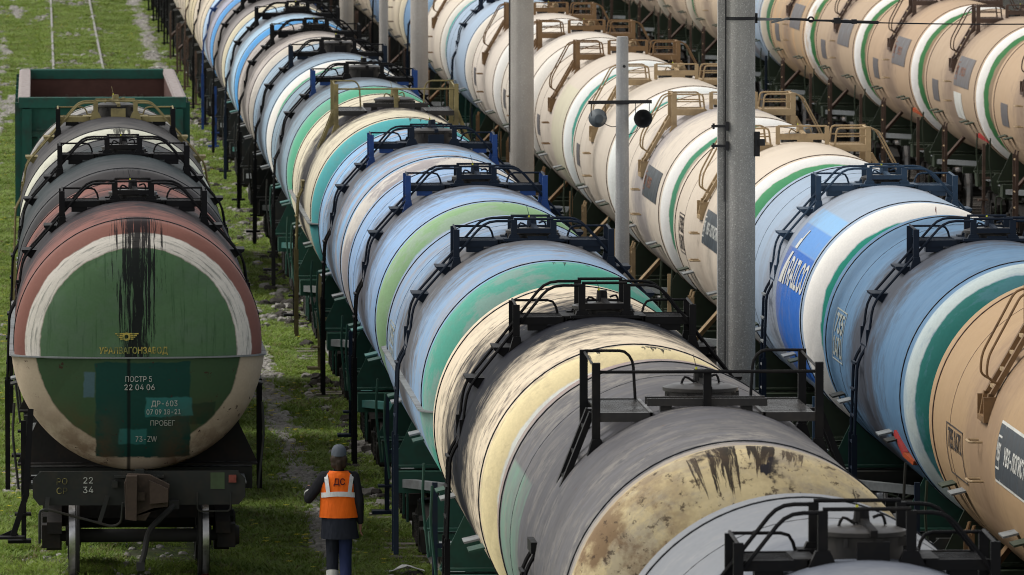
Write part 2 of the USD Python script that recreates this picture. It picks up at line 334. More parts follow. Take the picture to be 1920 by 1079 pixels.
def ladder(sx):
    out = []
    for yy in (-.21, .21):
        m = MB(); m.tube(bend([(sx * 1.46, yy, 3.05), (sx * 1.57, yy, 2.86), (sx * 1.60, yy, 2.0)], .08), .02); m.bar((sx * 1.60, yy, 2.02), (sx * 1.60, yy, .62), .06, .03, (0, 1, 0)); out.append(('ladder_rail', m.mesh(), 'lad', None))
    for k in range(8):
        z = .68 + k * .31; m = MB(); m.bar((sx * (1.6 if z < 2.6 else 1.585), -.21, z), (sx * (1.6 if z < 2.6 else 1.585), .21, z), .03, .025); out.append(('rung', m.mesh(), 'rung', None))
    return out
def hatch(r, z, h):
    lid = MB(); lid.lathe([(0, z + h + .055), (r * .8, z + h + .045), (r + .02, z + h + .02), (r + .02, z + h - .01), (0, z + h - .01)], n=28)
    col = MB(); col.lathe([(0, z + h - .015), (r, z + h - .015), (r, z - .08), (0, z - .08)], n=28)
    for k in range(8):
        a = k * math.pi / 4 + .3; col.box((math.cos(a) * r - .02, math.sin(a) * r - .02, z + h - .08), (math.cos(a) * (r + .03) + .02, math.sin(a) * (r + .03) + .02, z + h - .02))
    arm = MB(); arm.bar((.05, -r - .05, z + h + .02), (0, .10, z + h + .09), .05, .05); arm.box((-.075, -r - .10, z - .02), (.155, -r - .04, z + h - .03)); arm.bar((0, .1, z + h + .09), (-.02, r + .06, z + h + .03), .05, .04)
    arm.lathe([(0, .10), (.05, .10), (.06, 0), (0, 0)], (.0, .05, z + h + .07), n=10); arm.tube(bend([(.08, .05, z + h + .1), (.15, .05, z + h + .13), (.17, .05, z + h + .05)], .04), .012)
    arm.tube(bend([(-.05, .0, z + h + .06), (-.14, .0, z + h + .12), (-.17, 0, z + h + .03)], .04), .012)
    tag = MB(); tag.box((-.042, .025, z + h + .13), (-.024, .04, z + h + .19)); arm.tube([(-.03, .03, z + h + .18), (-.06, .05, z + h + .30)], .003, 4)
    return [('hatch', col.mesh(), 'lid', None), ('hatch_lid', lid.mesh(), 'lid', 'hatch'), ('lid_clamp', arm.mesh(), 'fit', 'hatch'), ('seal_tag', tag.mesh(), 'tag', 'hatch')]
def fittings_b():
    """Wide low hatch, long grated platforms on tall posts, a raked ladder to the flank."""
    out = []
    for sx in (-1, 1):
        for yy in (-.78, .78):
            m = MB(); m.box((sx * .93, yy - .03, 3.92), (sx * 1.0, yy + .03, 4.68)); m.prism([(sx * .88, 3.86), (sx * 1.06, 3.82), (sx * 1.0, 4.02), (sx * .92, 4.02)], yy - .06, yy + .06); out.append(('platform_post', m.mesh(), 'fit', None))
        m = MB()
        for k in range(14): m.box((sx * .50, -.76 + k * .11, 4.222), (sx * .93, -.70 + k * .11, 4.24))
        m.box((sx * .48, -.80, 4.17), (sx * .95, -.77, 4.25)); m.box((sx * .48, .77, 4.17), (sx * .95, .80, 4.25)); m.box((sx * .47, -.8, 4.17), (sx * .50, .8, 4.25)); out.append(('platform', m.mesh(), 'lid', None))
        m = MB(); m.tube(bend([(sx * .96, .78, 4.67), (sx * .60, .78, 4.67), (sx * .53, .78, 4.58), (sx * .51, .78, 4.24)], .09), .015); m.tube([(sx * .96, .78, 4.66), (sx * .96, -.78, 4.62)], .012); out.append(('platform_rail', m.mesh(), 'fit', None))
        for yy in (-.62, -.22):
            m = MB(); m.bar((sx * .99, yy, 4.24), (sx * 1.44, yy, 3.1), .05, .085, (0, 1, 0)); m.bar((sx * .93, yy, 4.2), (sx * 1.02, yy, 4.2), .05, .08); out.append(('ladder_stringer', m.mesh(), 'fit', None))
        for k in range(5):
            t = .12 + k * .19; m = MB(); m.bar((sx * (.99 + .45 * t), -.62, 4.24 - 1.14 * t), (sx * (.99 + .45 * t), -.22, 4.24 - 1.14 * t), .03, .03); out.append(('rung', m.mesh(), 'rung', None))
        m = MB(); m.box((sx * 1.34, -.68, 3.02), (sx * 1.52, -.16, 3.12)); out.append(('foothold', m.mesh(), 'fit', None))
        for (nm, ms, k, pr) in ladder(sx): out.append((nm, (ms[0] + [0, -.42, 0], ms[1]), k, pr))
    m = MB(); m.tube([(-.96, -.78, 4.6), (.96, -.78, 4.6)], .016); out.append(('guard_rail', m.mesh(), 'fit', None))
    m = MB(); m.box((-.035, -.76, 4.30), (.035, -.71, 4.62)); out.append(('guard_post', m.mesh(), 'fit', None))
    m = MB()
    for k in range(24): m.box((-.49 + k * .041, -.70, 4.335), (-.475 + k * .041, -.50, 4.35))
    m.box((-.52, -.73, 4.30), (.52, -.70, 4.365)); m.box((-.52, -.50, 4.30), (.52, -.47, 4.365)); m.box((-.40, -.66, 4.24), (-.30, -.54, 4.33)); m.box((.30, -.66, 4.24), (.40, -.54, 4.33)); out.append(('walkway', m.mesh(), 'lid', None))
    out += hatch(.31, 4.27, .12)
    return out
def fittings_c():
    """Box-railed platforms, a hatch behind a low rail, a raked ladder lying along the flank and rung hooks on the shell."""
    out = []
    for sx in (-1, 1):
        for yy in (-.40, .40):
            m = MB(); m.box((sx * .92, yy - .035, 3.90), (sx * 1.0, yy + .035, 4.52)); m.prism([(sx * .88, 3.86), (sx * 1.06, 3.82), (sx * 1.0, 4.0), (sx * .92, 4.0)], yy - .06, yy + .06); out.append(('platform_post', m.mesh(), 'fit', None))
        m = MB()
        for k in range(8): m.box((sx * .48, -.38 + k * .10, 4.232), (sx * .93, -.32 + k * .10, 4.25))
        m.box((sx * .46, -.44, 4.16), (sx * 1.0, -.41, 4.26)); m.box((sx * .46, .41, 4.16), (sx * 1.0, .44, 4.26)); m.box((sx * .44, -.44, 4.16), (sx * .47, .44, 4.26)); out.append(('platform', m.mesh(), 'fit', None))
        m = MB()
        for yy in (-.42, .42): m.tube(bend([(sx * .96, yy, 4.50), (sx * .50, yy, 4.50), (sx * .47, yy, 4.25)], .05), .016); m.tube([(sx * .95, yy, 4.38), (sx * .49, yy, 4.38)], .012)
        m.tube([(sx * .96, .42, 4.5), (sx * .96, -.42, 4.5)], .014); out.append(('platform_rail', m.mesh(), 'fit', None))
        for yy in (-.30, .12):
            m = MB(); m.bar((sx * 1.01, yy, 4.13), (sx * 1.42, yy, 3.42), .05, .09, (0, 1, 0)); m.bar((sx * 1.42, yy, 3.45), (sx * 1.47, yy, 3.18), .05, .09, (0, 1, 0)); out.append(('ladder_stringer', m.mesh(), 'fit', None))
        for k in range(4):
            t = .15 + k * .24; m = MB(); m.bar((sx * (1.01 + .41 * t), -.30, 4.13 - .71 * t), (sx * (1.01 + .41 * t), .12, 4.13 - .71 * t), .035, .035); out.append(('rung', m.mesh(), 'rung', None))
        m = MB(); m.box((sx * 1.34, -.38, 3.16), (sx * 1.50, .2, 3.22)); m.box((sx * 1.36, -.38, 3.22), (sx * 1.50, -.34, 3.42)); m.box((sx * 1.36, .16, 3.22), (sx * 1.5, .2, 3.42)); out.append(('foothold', m.mesh(), 'fit', None))
        for yy in (-.36, .18):
            m = MB(); m.tube(bend([(sx * .98, yy, 4.5), (sx * 1.12, yy, 4.46), (sx * 1.46, yy, 3.82), (sx * 1.47, yy, 3.62), (sx * 1.36, yy, 3.56)], .1, 4), .014); out.append(('handrail', m.mesh(), 'fit', None))
        for z in (2.95, 2.55):
            m = MB(); m.tube(bend([(sx * 1.46, -.20, z), (sx * 1.62, -.20, z), (sx * 1.62, .14, z), (sx * 1.46, .14, z)], .03, 2), .014); out.append(('rung_hook', m.mesh(), 'rung', None))
        for (nm, ms, k, pr) in ladder(sx):
            if nm == 'ladder_rail': v = ms[0].copy(); v[:, 2] = np.minimum(v[:, 2], 2.1); ms = (v, ms[1])
            if nm == 'rung' and ms[0][:, 2].mean() > 2.0: continue
            out.append((nm, ms, k, pr))
        m = MB(); m.bar((sx * 1.58, .25, 1.3), (sx * 1.05, 1.15, 1.75), .05, .08); out.append(('ladder_brace', m.mesh(), 'fit', None))
    m = MB(); m.tube([(-.36, -.36, 4.53), (.36, -.36, 4.53)], .015); m.box((-.39, -.39, 4.26), (-.33, -.33, 4.53)); m.box((.33, -.39, 4.26), (.39, -.33, 4.53)); m.box((-.36, -.385, 4.33), (.36, -.355, 4.42)); out.append(('hatch_rail', m.mesh(), 'fit', None))
    m = MB(); m.lathe([(0, .13), (.05, .12), (.075, .06), (.07, 0), (0, 0)], (.13, .22, 4.40), n=14); m.lathe([(0, .1), (.04, .1), (.06, 0), (0, 0)], (.13, .22, 4.28), n=12); out.append(('valve_cap', m.mesh(), 'cap', None))
    out += hatch(.29, 4.27, .09)
    return out
def frame_parts():
    out = []
    m = MB(); m.box((-.19, -5.45, .88), (.19, 5.45, 1.22)); out.append(('centre_sill', m.mesh(), 'frame', None))
    for sy in (-1, 1):
        m = MB(); m.prism([(-1.20, .90), (-1.28, 1.0), (-1.28, 1.22), (-1.18, 1.31), (1.18, 1.31), (1.28, 1.22), (1.28, 1.0), (1.20, .90)], sy * 5.40, sy * 5.43); m.box((-1.2, sy * 5.25, 1.27), (1.2, sy * 5.40, 1.30)); out.append(('end_beam', m.mesh(), 'beam', None))
        a = 52
        lo = [(R * 1.01 * math.sin(math.radians(t)), AX - R * 1.01 * math.cos(math.radians(t))) for t in np.linspace(-a, a, 17)]
        m = MB()
        for q in range(16):
            (x0, z0), (x1, z1) = lo[q], lo[q + 1]; w = 1.46 / 1.19
            m.prism([(x0 * w, 1.30), (x1 * w, 1.30), (x1, z1), (x0, z0)], sy * 4.02 - .015, sy * 4.02 + .015)
        m.box((-1.46, sy * 4.02 - .14, 1.27), (1.46, sy * 4.02 + .14, 1.295)); out.append(('saddle_plate', m.mesh(), 'saddle', None))
        m = MB(); m.box((-1.4, sy * 3.9 - .22, .98), (1.4, sy * 3.9 + .22, 1.24)); out.append(('bolster', m.mesh(), 'frame', None))
        for sx in (-1, 1):
            m = MB(); m.box((sx * 1.14, sy * 3.7, 1.14), (sx * 1.30, sy * 5.25, 1.16)); m.box((sx * 1.14, sy * 3.7, 1.0), (sx * 1.16, sy * 5.25, 1.14)); out.append(('side_sill', m.mesh(), 'sill', None))
            m = MB(); m.bar((sx * .2, sy * 2.2, 1.1), (sx * 1.3, sy * 3.7, 1.1), .12, .1); out.append(('frame_brace', m.mesh(), 'sill', None))
            for yy in (2.3, 3.2):
                a = math.radians(112); m = MB(); m.bar((sx * R * math.sin(a) * 1.0, sy * yy, AX + R * math.cos(a)), (sx * (R + .17) * math.sin(a), sy * yy, AX + (R + .10) * math.cos(a)), .40, .02, (0, 0, 1)); out.append(('support_tab', m.mesh(), 'frame' if yy > 3 else 'tab', None))
            m = MB(); m.tube(bend([(sx * 1.45, sy * 4.9, 1.05), (sx * 1.52, sy * 4.9, 1.7), (sx * 1.50, sy * 4.9, 2.1)], .1), .016); out.append(('grab_rail', m.mesh(), 'frame', None))
            if sx != sy: continue
            m = MB(); m.box((sx * 1.36, sy * 5.05, .45), (sx * 1.42, sy * 5.11, 1.9)); m.box((sx * 1.30, sy * 4.95, .42), (sx * 1.58, sy * 5.2, .46)); m.box((sx * 1.30, sy * 4.95, .75), (sx * 1.5, sy * 5.15, .78)); m.bar((sx * 1.39, sy * 5.08, 1.2), (sx * 1.2, sy * 5.08, 1.2), .05, .05); out.append(('corner_step', m.mesh(), 'fit', None))
        for nm, q in coupler(sy): out.append((nm, q, 'coup' if nm == 'coupler' else ('frame' if nm != 'brake_hose' else 'hose'), None))
    m = MB(); m.lathe([(0, .55), (.17, .55), (.2, .5), (.2, -.5), (.17, -.55), (0, -.55)], (.62, .4, .78), 'y', 16); m.box((-.9, -.6, .72), (-.5, -.1, 1.0)); m.bar((.6, 1, .7), (.2, 2.6, .7), .04, .04); m.bar((-.6, -.4, .7), (-.2, -2.6, .7), .04, .04); out.append(('brake_gear', m.mesh(), 'bog', None))
    for yy in (-1.1, 1.1):
        m = MB(); m.bar((-1.1, yy, 1.05), (1.1, yy, 1.05), .12, .14); out.append(('cross_member', m.mesh(), 'frame', None))
    return out
def coupler(sy):
    m = MB()
    m.box((-.11, sy * 5.45, .95), (.11, sy * 5.72, 1.17))
    m.prism([(-.17, .77), (.07, .75), (.16, .90), (.34, .92), (.36, 1.18), (.12, 1.30), (-.14, 1.31), (-.18, 1.2)], sy * 5.70, sy * 5.86)
    m.prism([(-.17, .78), (-.04, .76), (-.03, 1.30), (-.16, 1.30)], sy * 5.86, sy * 6.0); m.prism([(.12, .96), (.34, .98), (.34, 1.14), (.12, 1.24)], sy * 5.86, sy * 5.95); m.box((-.03, sy * 5.86, 1.0), (.06, sy * 5.92, 1.1))
    plate = MB(); plate.box((-.30, sy * 5.43, 1.235), (.30, sy * 5.50, 1.265)); plate.box((-.33, sy * 5.43, 1.12), (-.26, sy * 5.52, 1.2)); plate.box((.26, sy * 5.43, 1.12), (.33, sy * 5.52, 1.2)); plate.box((-.05, sy * 5.45, 1.26), (.06, sy * 5.56, 1.34))
    rod = MB(); rod.tube(bend([(-1.2, sy * 5.52, .45), (-1.2, sy * 5.55, .86), (-1.08, sy * 5.55, .86), (-.5, sy * 5.55, .70), (-.32, sy * 5.55, .65), (-.22, sy * 5.6, .70), (-.2, sy * 5.66, .95)], .07), .016)
    rod.bar((-.38, sy * 5.46, 1.02), (-.48, sy * 5.54, .70), .05, .03, (0, 1, 0)); rod.bar((-1.1, sy * 5.46, 1.0), (-1.12, sy * 5.54, .84), .05, .03, (0, 1, 0))
    hose = MB(); hose.tube(bend([(.42, sy * 5.50, .90), (.30, sy * 5.62, .80), (.10, sy * 5.72, .62), (.06, sy * 5.74, .35), (.02, sy * 5.74, .22)], .12, 4), .035, 8); hose.box((-.04, sy * 5.70, .14), (.06, sy * 5.78, .24)); hose.box((.36, sy * 5.43, .86), (.48, sy * 5.52, .96))
    br = MB(); br.tube(bend([(.70, sy * 5.44, 1.05), (.70, sy * 5.52, 1.0), (.70, sy * 5.52, .83), (1.1, sy * 5.52, .83), (1.1, sy * 5.52, 1.0), (1.1, sy * 5.44, 1.05)], .03, 2), .011)
    return [('coupler', m.mesh()), ('coupler_guide', plate.mesh()), ('uncoupling_rod', rod.mesh()), ('brake_hose', hose.mesh()), ('step_bracket', br.mesh())]
def bogie_parts():
    out = []; w = MB(); wheels = []
    for yy in (-.925, .925):
        ax = MB(); ax.lathe([(0, -1.08), (.065, -1.08), (.065, -.85), (.085, -.8), (.08, 0), (.085, .8), (.065, .85), (.065, 1.08), (0, 1.08)], (0, yy, .475), 'x', 14)
        out.append(('axle', ax.mesh(), 'axle', 'bogie'))
        for sx in (-1, 1):
            m = MB(); pr = [(0, -.08), (.12, -.09), (.13, -.03), (.38, -.02), (.40, -.075), (.505, -.072), (.505, -.04), (.476, -.028), (.470, .062), (.40, .062), (.38, .03), (.13, .04), (.12, .09), (0, .09)]
            pr = [(r, z * sx) for r, z in pr]; m.lathe(pr if sx > 0 else pr[::-1], (sx * .79, yy, .475), 'x', 36); out.append(('wheel', m.mesh(), 'axle', 'bogie'))
            m = MB(); tr = [(.465, -.02), (.4785, -.02), (.4745, .055), (.463, .055)]; tr = [(r, z * sx) for r, z in tr]; m.lathe(tr if sx > 0 else tr[::-1], (sx * .79, yy, .475), 'x', 36); out.append(('wheel_tread', m.mesh(), 'wheel', 'bogie'))
    for sx in (-1, 1):
        x0, x1 = sx * .93, sx * 1.11
        m = MB()
        m.prism([(-1.15, .52), (-1.15, .66), (-.80, .74), (-.45, .86), (.45, .86), (.80, .74), (1.15, .66), (1.15, .52), (.78, .58), (.5, .70), (-.5, .70), (-.78, .58)][::-1], min(x0, x1), max(x0, x1), 'x')
        m.prism([(-.62, .60), (-.42, .42), (-.30, .24), (.30, .24), (.42, .42), (.62, .60), (.50, .66), (.26, .36), (-.26, .36), (-.50, .66)], min(x0, x1), max(x0, x1), 'x')
        for yy in (-.925, .925): m.box((sx * .95, yy - .16, .34), (sx * 1.17, yy + .16, .62)); m.lathe([(0, .05), (.11, .05), (.13, 0), (0, 0)], (sx * 1.17, yy, .475), 'x', 14)
        m.bar((x1, -.5, .7), (x1, -.3, .3), .1, .12); m.bar((x1, .5, .7), (x1, .3, .3), .1, .12)
        out.append(('side_frame', m.mesh(), 'bog', 'bogie'))
        for yy in (-.2, 0, .2):
            m = MB()
            for k in range(6): m.lathe([(.05, .02), (.095, .02), (.095, -.02), (.05, -.02)], (sx * 1.09, yy, .385 + k * .055), 'z', 10)
            out.append(('coil_spring', m.mesh(), 'bog', 'bogie'))
    m = MB(); m.box((-1.15, -.2, .62), (1.15, .2, .86)); out.append(('bogie_bolster', m.mesh(), 'bog', 'bogie'))
    return out
FIT = {'a': fittings_a(.23), 't': fittings_a(.23, .10), 'w': fittings_a(.31, 0.0), 'v': fittings_a(.31, .11), 'b': fittings_b(), 'c': fittings_c()}
FRAME, BOGIE = frame_parts(), bogie_parts()
RINGS = [ring(-4.33), ring(4.33)]
SEAMS = [ring(2.7, R + .001, .003, .006)]

def place(out, car, mats, dy=0.0, sub=None):
    heads = {}
    for nm, ms, key, pr in out:
        parent = car if pr is None else heads[pr]
        ms2 = ms if dy == 0 else (ms[0] + [0, dy, 0], ms[1])
        p = part(nm, ms2, mats[key], parent, smooth=35)
        heads[nm] = p
def tank_car(kind, label, loc, tmat, rotz=0.0, fit='black_fit', fit2=None, lad=None, frame='dark_frame', saddle=None, beam=None, sill='pale_steel', rung=None, jacket=None, cap='tan_fit', group=None, jlabel=None, strap='strap', lid='oily_lid', far=False, bare=False):
    car = thing('tank_car', label, 'tank car', loc, rotz, group)
    part('tank', SHELL[0], tmat, car, smooth=True, uv=SHELL[1])
    for q in RINGS: part('tie_strap', q, K[strap], car, smooth=35)
    if not far:
        for q in SEAMS: part('weld_seam', q, K['strap'] if strap == 'strap' else K[strap], car, smooth=35)
    if jacket is not None:
        j = part('steam_jacket', JACKET[0], jacket, car, smooth=True, uv=JACKET[1], label=jlabel)
        m = MB()
        for sx in (-1, 1): m.box((sx * 1.485, -CYL, JZ - .008), (sx * 1.56, CYL, JZ + .008))
        for sy in (-1, 1):                                       # ledge across the head
            xs = np.sin(np.linspace(-math.pi / 2, math.pi / 2, 41)) * 1.495
            for a, b in zip(xs[:-1], xs[1:]):
                ya, yb = float(y_of_r(math.hypot(a, .12))), float(y_of_r(math.hypot(b, .12)))
                V = [(a * .99, sy * (ya - .03), JZ - .008), (a * 1.042, sy * (ya + .06), JZ - .008), (b * 1.042, sy * (yb + .06), JZ - .008), (b * .99, sy * (yb - .03), JZ - .008)]
                V += [(x, y, JZ + .008) for x, y, _ in V]
                t = trimesh.Trimesh(V, [[0, 1, 2], [0, 2, 3], [4, 6, 5], [4, 7, 6], [0, 4, 5], [0, 5, 1], [2, 6, 7], [2, 7, 3], [1, 5, 6], [1, 6, 2], [0, 3, 7], [0, 7, 4]], process=False); trimesh.repair.fix_normals(t); m.tm(t)
        part('jacket_ledge', m.mesh(), K['pale_steel'], car)
    mats = {'fit': K[fit], 'fit2': K[fit2 or fit], 'lad': K[lad or fit], 'rung': K[rung or lad or fit], 'lid': K[lid], 'tag': K['yellow_tag'], 'frame': K[frame], 'saddle': K[saddle or frame], 'beam': K[beam or frame], 'sill': K[sill], 'tab': K[frame] if far else K[sill], 'coup': K['coupler_rust'], 'hose': K['hose'], 'bog': K['bogie_black'], 'axle': K['axle_black'], 'wheel': K['wheel_steel'], 'cap': K[cap]}
    place([q for q in FIT[kind] if not bare or q[0] == 'ladder_rail'], car, mats); place(FRAME, car, mats)
    for yy in (-3.9, 3.9):
        b = UsdGeom.Xform.Define(stage, str(car.GetPath()) + '/' + numbered(car.GetPath(), 'bogie')).GetPrim()
        for nm, ms, key, pr in BOGIE: part(nm, (ms[0] + [0, yy, 0], ms[1]), mats[key], b, smooth=35)
    return car
# lettering that follows the tank
def sub(m, e):
    v, f = trimesh.remesh.subdivide_to_size(m.vertices, m.faces, e, max_iter=8); return v, f
def text_head(text, h, cx, z, grow=.0, bold=False, sx=1.0):
    m = meshkit.text_mesh(text, h, .003, bold); v, f = sub(m, .06); v = np.array(v); v[:, 0] *= sx; v[:, 0] += cx - (v[:, 0].max() + v[:, 0].min()) / 2
    r = np.hypot(v[:, 0], v[:, 1] + z - AX) - grow; y = -(y_of_r(np.clip(r, .01, 1.499)) + grow + .004 + v[:, 2])
    return (np.stack([v[:, 0], y, v[:, 1] + z], -1), np.array(f))
def flat_side(v, y0, deg, out=.006):
    """Maps x, y of a flat drawing to the left flank: x runs towards the front... y up the flank."""
    a = -math.radians(deg) + v[:, 1] / R; r = R + out + v[:, 2]
    return np.stack([r * np.sin(a), y0 - v[:, 0], AX + r * np.cos(a)], -1)
def text_side(text, h, y0, deg, bold=False, sx=1.0, out=.006):
    m = meshkit.text_mesh(text, h, .003, bold); v, f = sub(m, .08); v = np.array(v); v[:, 0] *= sx; return (flat_side(v, y0, deg, out), np.array(f))
def panel_side(w, h, y0, deg, out=.004, t=.003):
    m = trimesh.creation.box(extents=(w, h, t)); v, f = sub(m, .1); v = np.array(v); v[:, :2] += [w / 2, h / 2]; v[:, 2] += t / 2; return (flat_side(v, y0, deg, out), np.array(f))

# ------------------------------------------------------------------ the setting: ground, tracks
def ground_mat():
    g = G(); P = g.n('geometry', 'position')
    a = g.noise(P, .55, 6.0, .6); b = g.noise(P, 5.0, 5.0, .65); c3 = g.noise(P, 30.0, 3.0)
    x = g.n('separate_xyz', 'x', vector=P)
    soil = g.mix(g.rng(b, .35, .65), (.085, .072, .052), (.17, .155, .135))
    grn = g.mix(g.rng(b, .3, .7), (.045, .075, .018), (.10, .125, .035))
    c = g.mix(g.rng(a, .36, .50), soil, grn)
    oil = g.rng(g.m('add', x, g.m('multiply_add', a, 1.6, -.8)), 4.7, 5.5)
    c = g.mix(g.m('multiply', oil, .92), c, g.mix(g.rng(b, .35, .65), (.018, .016, .014), (.06, .055, .05)))
    c = g.n('mix', 'color', mix_type='multiply', fac=.6, color1=c, color2=g.n('combine_color', 'color', r=c3, g=c3, b=c3))
    n = g.n('bump', 'normal', height=g.m('add', b, g.m('multiply', c3, .3)), strength=.9, distance=.05)
    return g.made('ground_look', g.n('principled_bsdf', 'BSDF', base_color=c, roughness=.95, normal=n, specular_ior_level=.2))
def grid(x0, x1, y0, y1, nx, ny, hf):
    X, Y = np.meshgrid(np.linspace(x0, x1, nx), np.linspace(y0, y1, ny)); Z = hf(X, Y)
    V = np.stack([X, Y, Z], -1).reshape(-1, 3); i, j = np.meshgrid(np.arange(ny - 1), np.arange(nx - 1), indexing='ij'); q = (i * nx + j).ravel()
    return (V, np.vstack([np.stack([q, q + 1, q + nx + 1], -1), np.stack([q, q + nx + 1, q + nx], -1)]))
def gh(X, Y):
    base = -.20 + .05 * (meshkit.fbm(np.stack([X * .7, Y * .25, X * 0], -1), 3, 5) - .5)
    near = np.exp(-np.clip((np.abs(X - 1.3) - .75) / .45, 0, None) ** 2)
    return base + .13 * near
GM = ground_mat()
inner = grid(-9, 26, 30, 380, 141, 281, gh)
outer = MB()
for (x0, x1, y0, y1) in ((-700, -9, -300, 1600), (26, 700, -300, 1600), (-9, 26, -300, 30), (-9, 26, 380, 1600)):
    outer.add([(x0, y0, -.2), (x1, y0, -.2), (x1, y1, -.2), (x0, y1, -.2)], [[0, 1, 2], [0, 2, 3]])
gnd = MB(); gnd.add(*inner); gnd.add(*outer.mesh())
part('ground', gnd.mesh(), GM, smooth=True, kind='structure')

def track(x0, slope, label, y0=40.0, y1=345.0, dz=0.0):
    t = thing('railway_track', label, 'railway track')
    xf = lambda y: x0 + slope * (y - 100)
    for s in (-1, 1):
        m = MB()
        m.prism([(-.036, 0), (.036, 0), (.036, -.03), (.012, -.045), (.01, -.15), (.07, -.165), (.07, -.175), (-.07, -.175), (-.07, -.165), (-.01, -.15), (-.012, -.045), (-.036, -.03)], 0, 1)
        v, f = m.mesh(); yy = y0 + v[:, 1] * (y1 - y0); part('rail', (np.stack([v[:, 0] + xf(yy) + s * .796, yy, v[:, 2] + dz], -1), f), K['rail_top'], t)
    rnd = random.Random(int(x0 * 10)); m = MB()
    for k in range(int((y1 - y0) / .58)):
        y = y0 + .3 + k * .58; m.box((xf(y) - 1.35, y - .12, -.38 + dz), (xf(y) + 1.35, y + .12, -.178 + dz - rnd.random() * .03))
    part('sleepers', m.mesh(), K['sleeper'], t, kind='stuff')
LX, LS = 1.215, .0008
MX, RX, RS, QX, QZ = 5.765, 11.10, .003, 20.35, .30
track(LX, LS, 'overgrown railway track in the grass under the green open wagon')
track(MX, 0.0, 'railway track under the middle line of multicoloured tank cars')
track(RX, RS, 'railway track under the cream and blue tank cars beyond the concrete poles')
track(QX, 0.0, 'railway track under the far line of tan tank cars at upper right', dz=QZ)

# ------------------------------------------------------------------ the left train: three tank cars and an open wagon
def rr(r): return -s_of_r(r)
def lloc(y): return (LX + LS * (y - 100), y, 0)
def l1_extra(g, c, ux, ua, px, pz, P):
    mo = g.noise(P, 1.6, 7.0, .7); hd = g.rng(ux, rr(1.19) - .01, rr(1.19) + .01, 1.0, 0.0)
    c = g.mix(g.m('multiply', g.rng(mo, .46, .60), g.m('multiply', hd, .55)), c, (.10, .15, .105))
    fd = g.noise(g.vec(g.m('multiply', px, 16.0), g.m('multiply', pz, 1.1), 5.0), 1.0, 5.0, .7)
    c = g.mix(g.m('multiply', g.rng(fd, .54, .66), g.m('multiply', hd, .55)), c, (.035, .075, .035))
    n1 = g.noise(g.vec(g.m('multiply', px, 34.0), g.m('multiply', pz, 1.4), 2.0), 1.0, 5.0, .72)
    lat = g.m('absolute', g.m('add', px, g.m('multiply_add', pz, -.03, .12)))
    w = g.rng(pz, 2.6, 4.2, .30, .46); inside = g.m('subtract', 1.0, g.m('divide', lat, w))
    front = g.rng(ux, -4.2, -3.6, 1.0, 0.0)
    ins = g.rng(inside, 0.0, 1.0); n1c = g.rng(n1, .33, .67)
    m = g.m('multiply', g.m('multiply', g.rng(g.m('add', n1c, g.m('multiply_add', ins, .82, -.62)), .30, .40), front), g.rng(ins, 0.0, .08))
    worn = g.noise(g.vec(g.m('multiply', ua, 3.0), g.m('multiply', ux, 26.0), 1.0), 1.0, 6.0, .7)
    c = g.mix(g.m('multiply', g.m('multiply', g.rng(worn, .52, .62), g.band(ux, rr(1.19), rr(1.37))), .75), c, (.16, .17, .15))
    return g.mix(g.m('multiply', m, .95), c, (.012, .012, .014))
L1M = tank_mat('brown_tank_green_end', (.20, .085, .07), rings=[(-6.7, rr(1.19), (.082, .15, .076)), (rr(1.19), rr(1.37), (.62, .58, .52)), (rr(1.37), -4.33, (.20, .092, .074))], dirt=(2.2, .97, (.026, .026, .030)), streak=(.3, (.05, .045, .045)), rust=.05, seed=1.0, extra=l1_extra)
def l1_jacket(g, c, ux, ua, px, pz, P):
    w = g.noise(P, 6.0, 4.0); qx = g.m('add', px, g.m('multiply_add', w, .07, -.035)); qz = g.m('add', pz, g.m('multiply_add', w, .07, -.035))
    front = g.rng(ux, -4.6, -4.4, 1.0, 0.0); inr = g.rng(ux, rr(1.20) - .02, rr(1.20) + .02, 1.0, 0.0)
    def box(x0, x1, z0, z1): return g.m('multiply', g.m('multiply', g.band(qx, x0, x1, .01), g.band(qz, z0, z1, .01)), front)
    c = g.mix(box(-.52, .62, 1.45, 2.62), c, (.014, .052, .042))
    c = g.mix(g.m('multiply', box(.62, .92, 1.86, 2.12), inr), c, (.02, .05, .03))
    c = g.mix(box(.08, .65, 1.955, 2.19), c, (.035, .15, .14)); c = g.mix(box(-.24, .09, 1.615, 1.80), c, (.03, .13, .12))
    c = g.mix(g.m('multiply', box(-.66, -.53, 2.2, 2.5), .4), c, (.10, .17, .27))
    lat = g.m('absolute', g.m('add', px, .12)); c = g.mix(g.m('multiply', g.rng(lat, .012, .03, .85, 0.0), front), c, (.01, .012, .012))
    rn = g.noise(P, 2.4, 6.0, .65); lowz = g.rng(pz, 1.4, 2.25, 1.0, 0.0)
    rs = g.m('multiply', g.m('multiply', g.rng(rn, .36, .54), g.rng(g.m('absolute', px), .15, .45)), lowz)
    c = g.mix(g.m('multiply', rs, .85), c, (.105, .052, .026))
    sp = g.noise(P, 9.0, 5.0, .7); return g.mix(g.m('multiply', g.rng(sp, .64, .67), .9), c, (.05, .025, .02))
L1J = tank_mat('cream_ring_jacket', (.05, .048, .046), rings=[(-6.7, rr(1.20), (.046, .082, .042)), (rr(1.20), -4.55, (.43, .35, .26))], dirt=None, streak=(.15, (.09, .06, .04)), rust=.1, seed=2.0, extra=l1_jacket)
L1 = tank_car('a', 'brown tank car with green end, white ring and black oil spill on the left', lloc(101.6), L1M, fit='black_fit', frame='dark_frame', saddle='bogie_black', jacket=L1J, jlabel='lower jacket with cream ring and dark green patches', strap='strap')
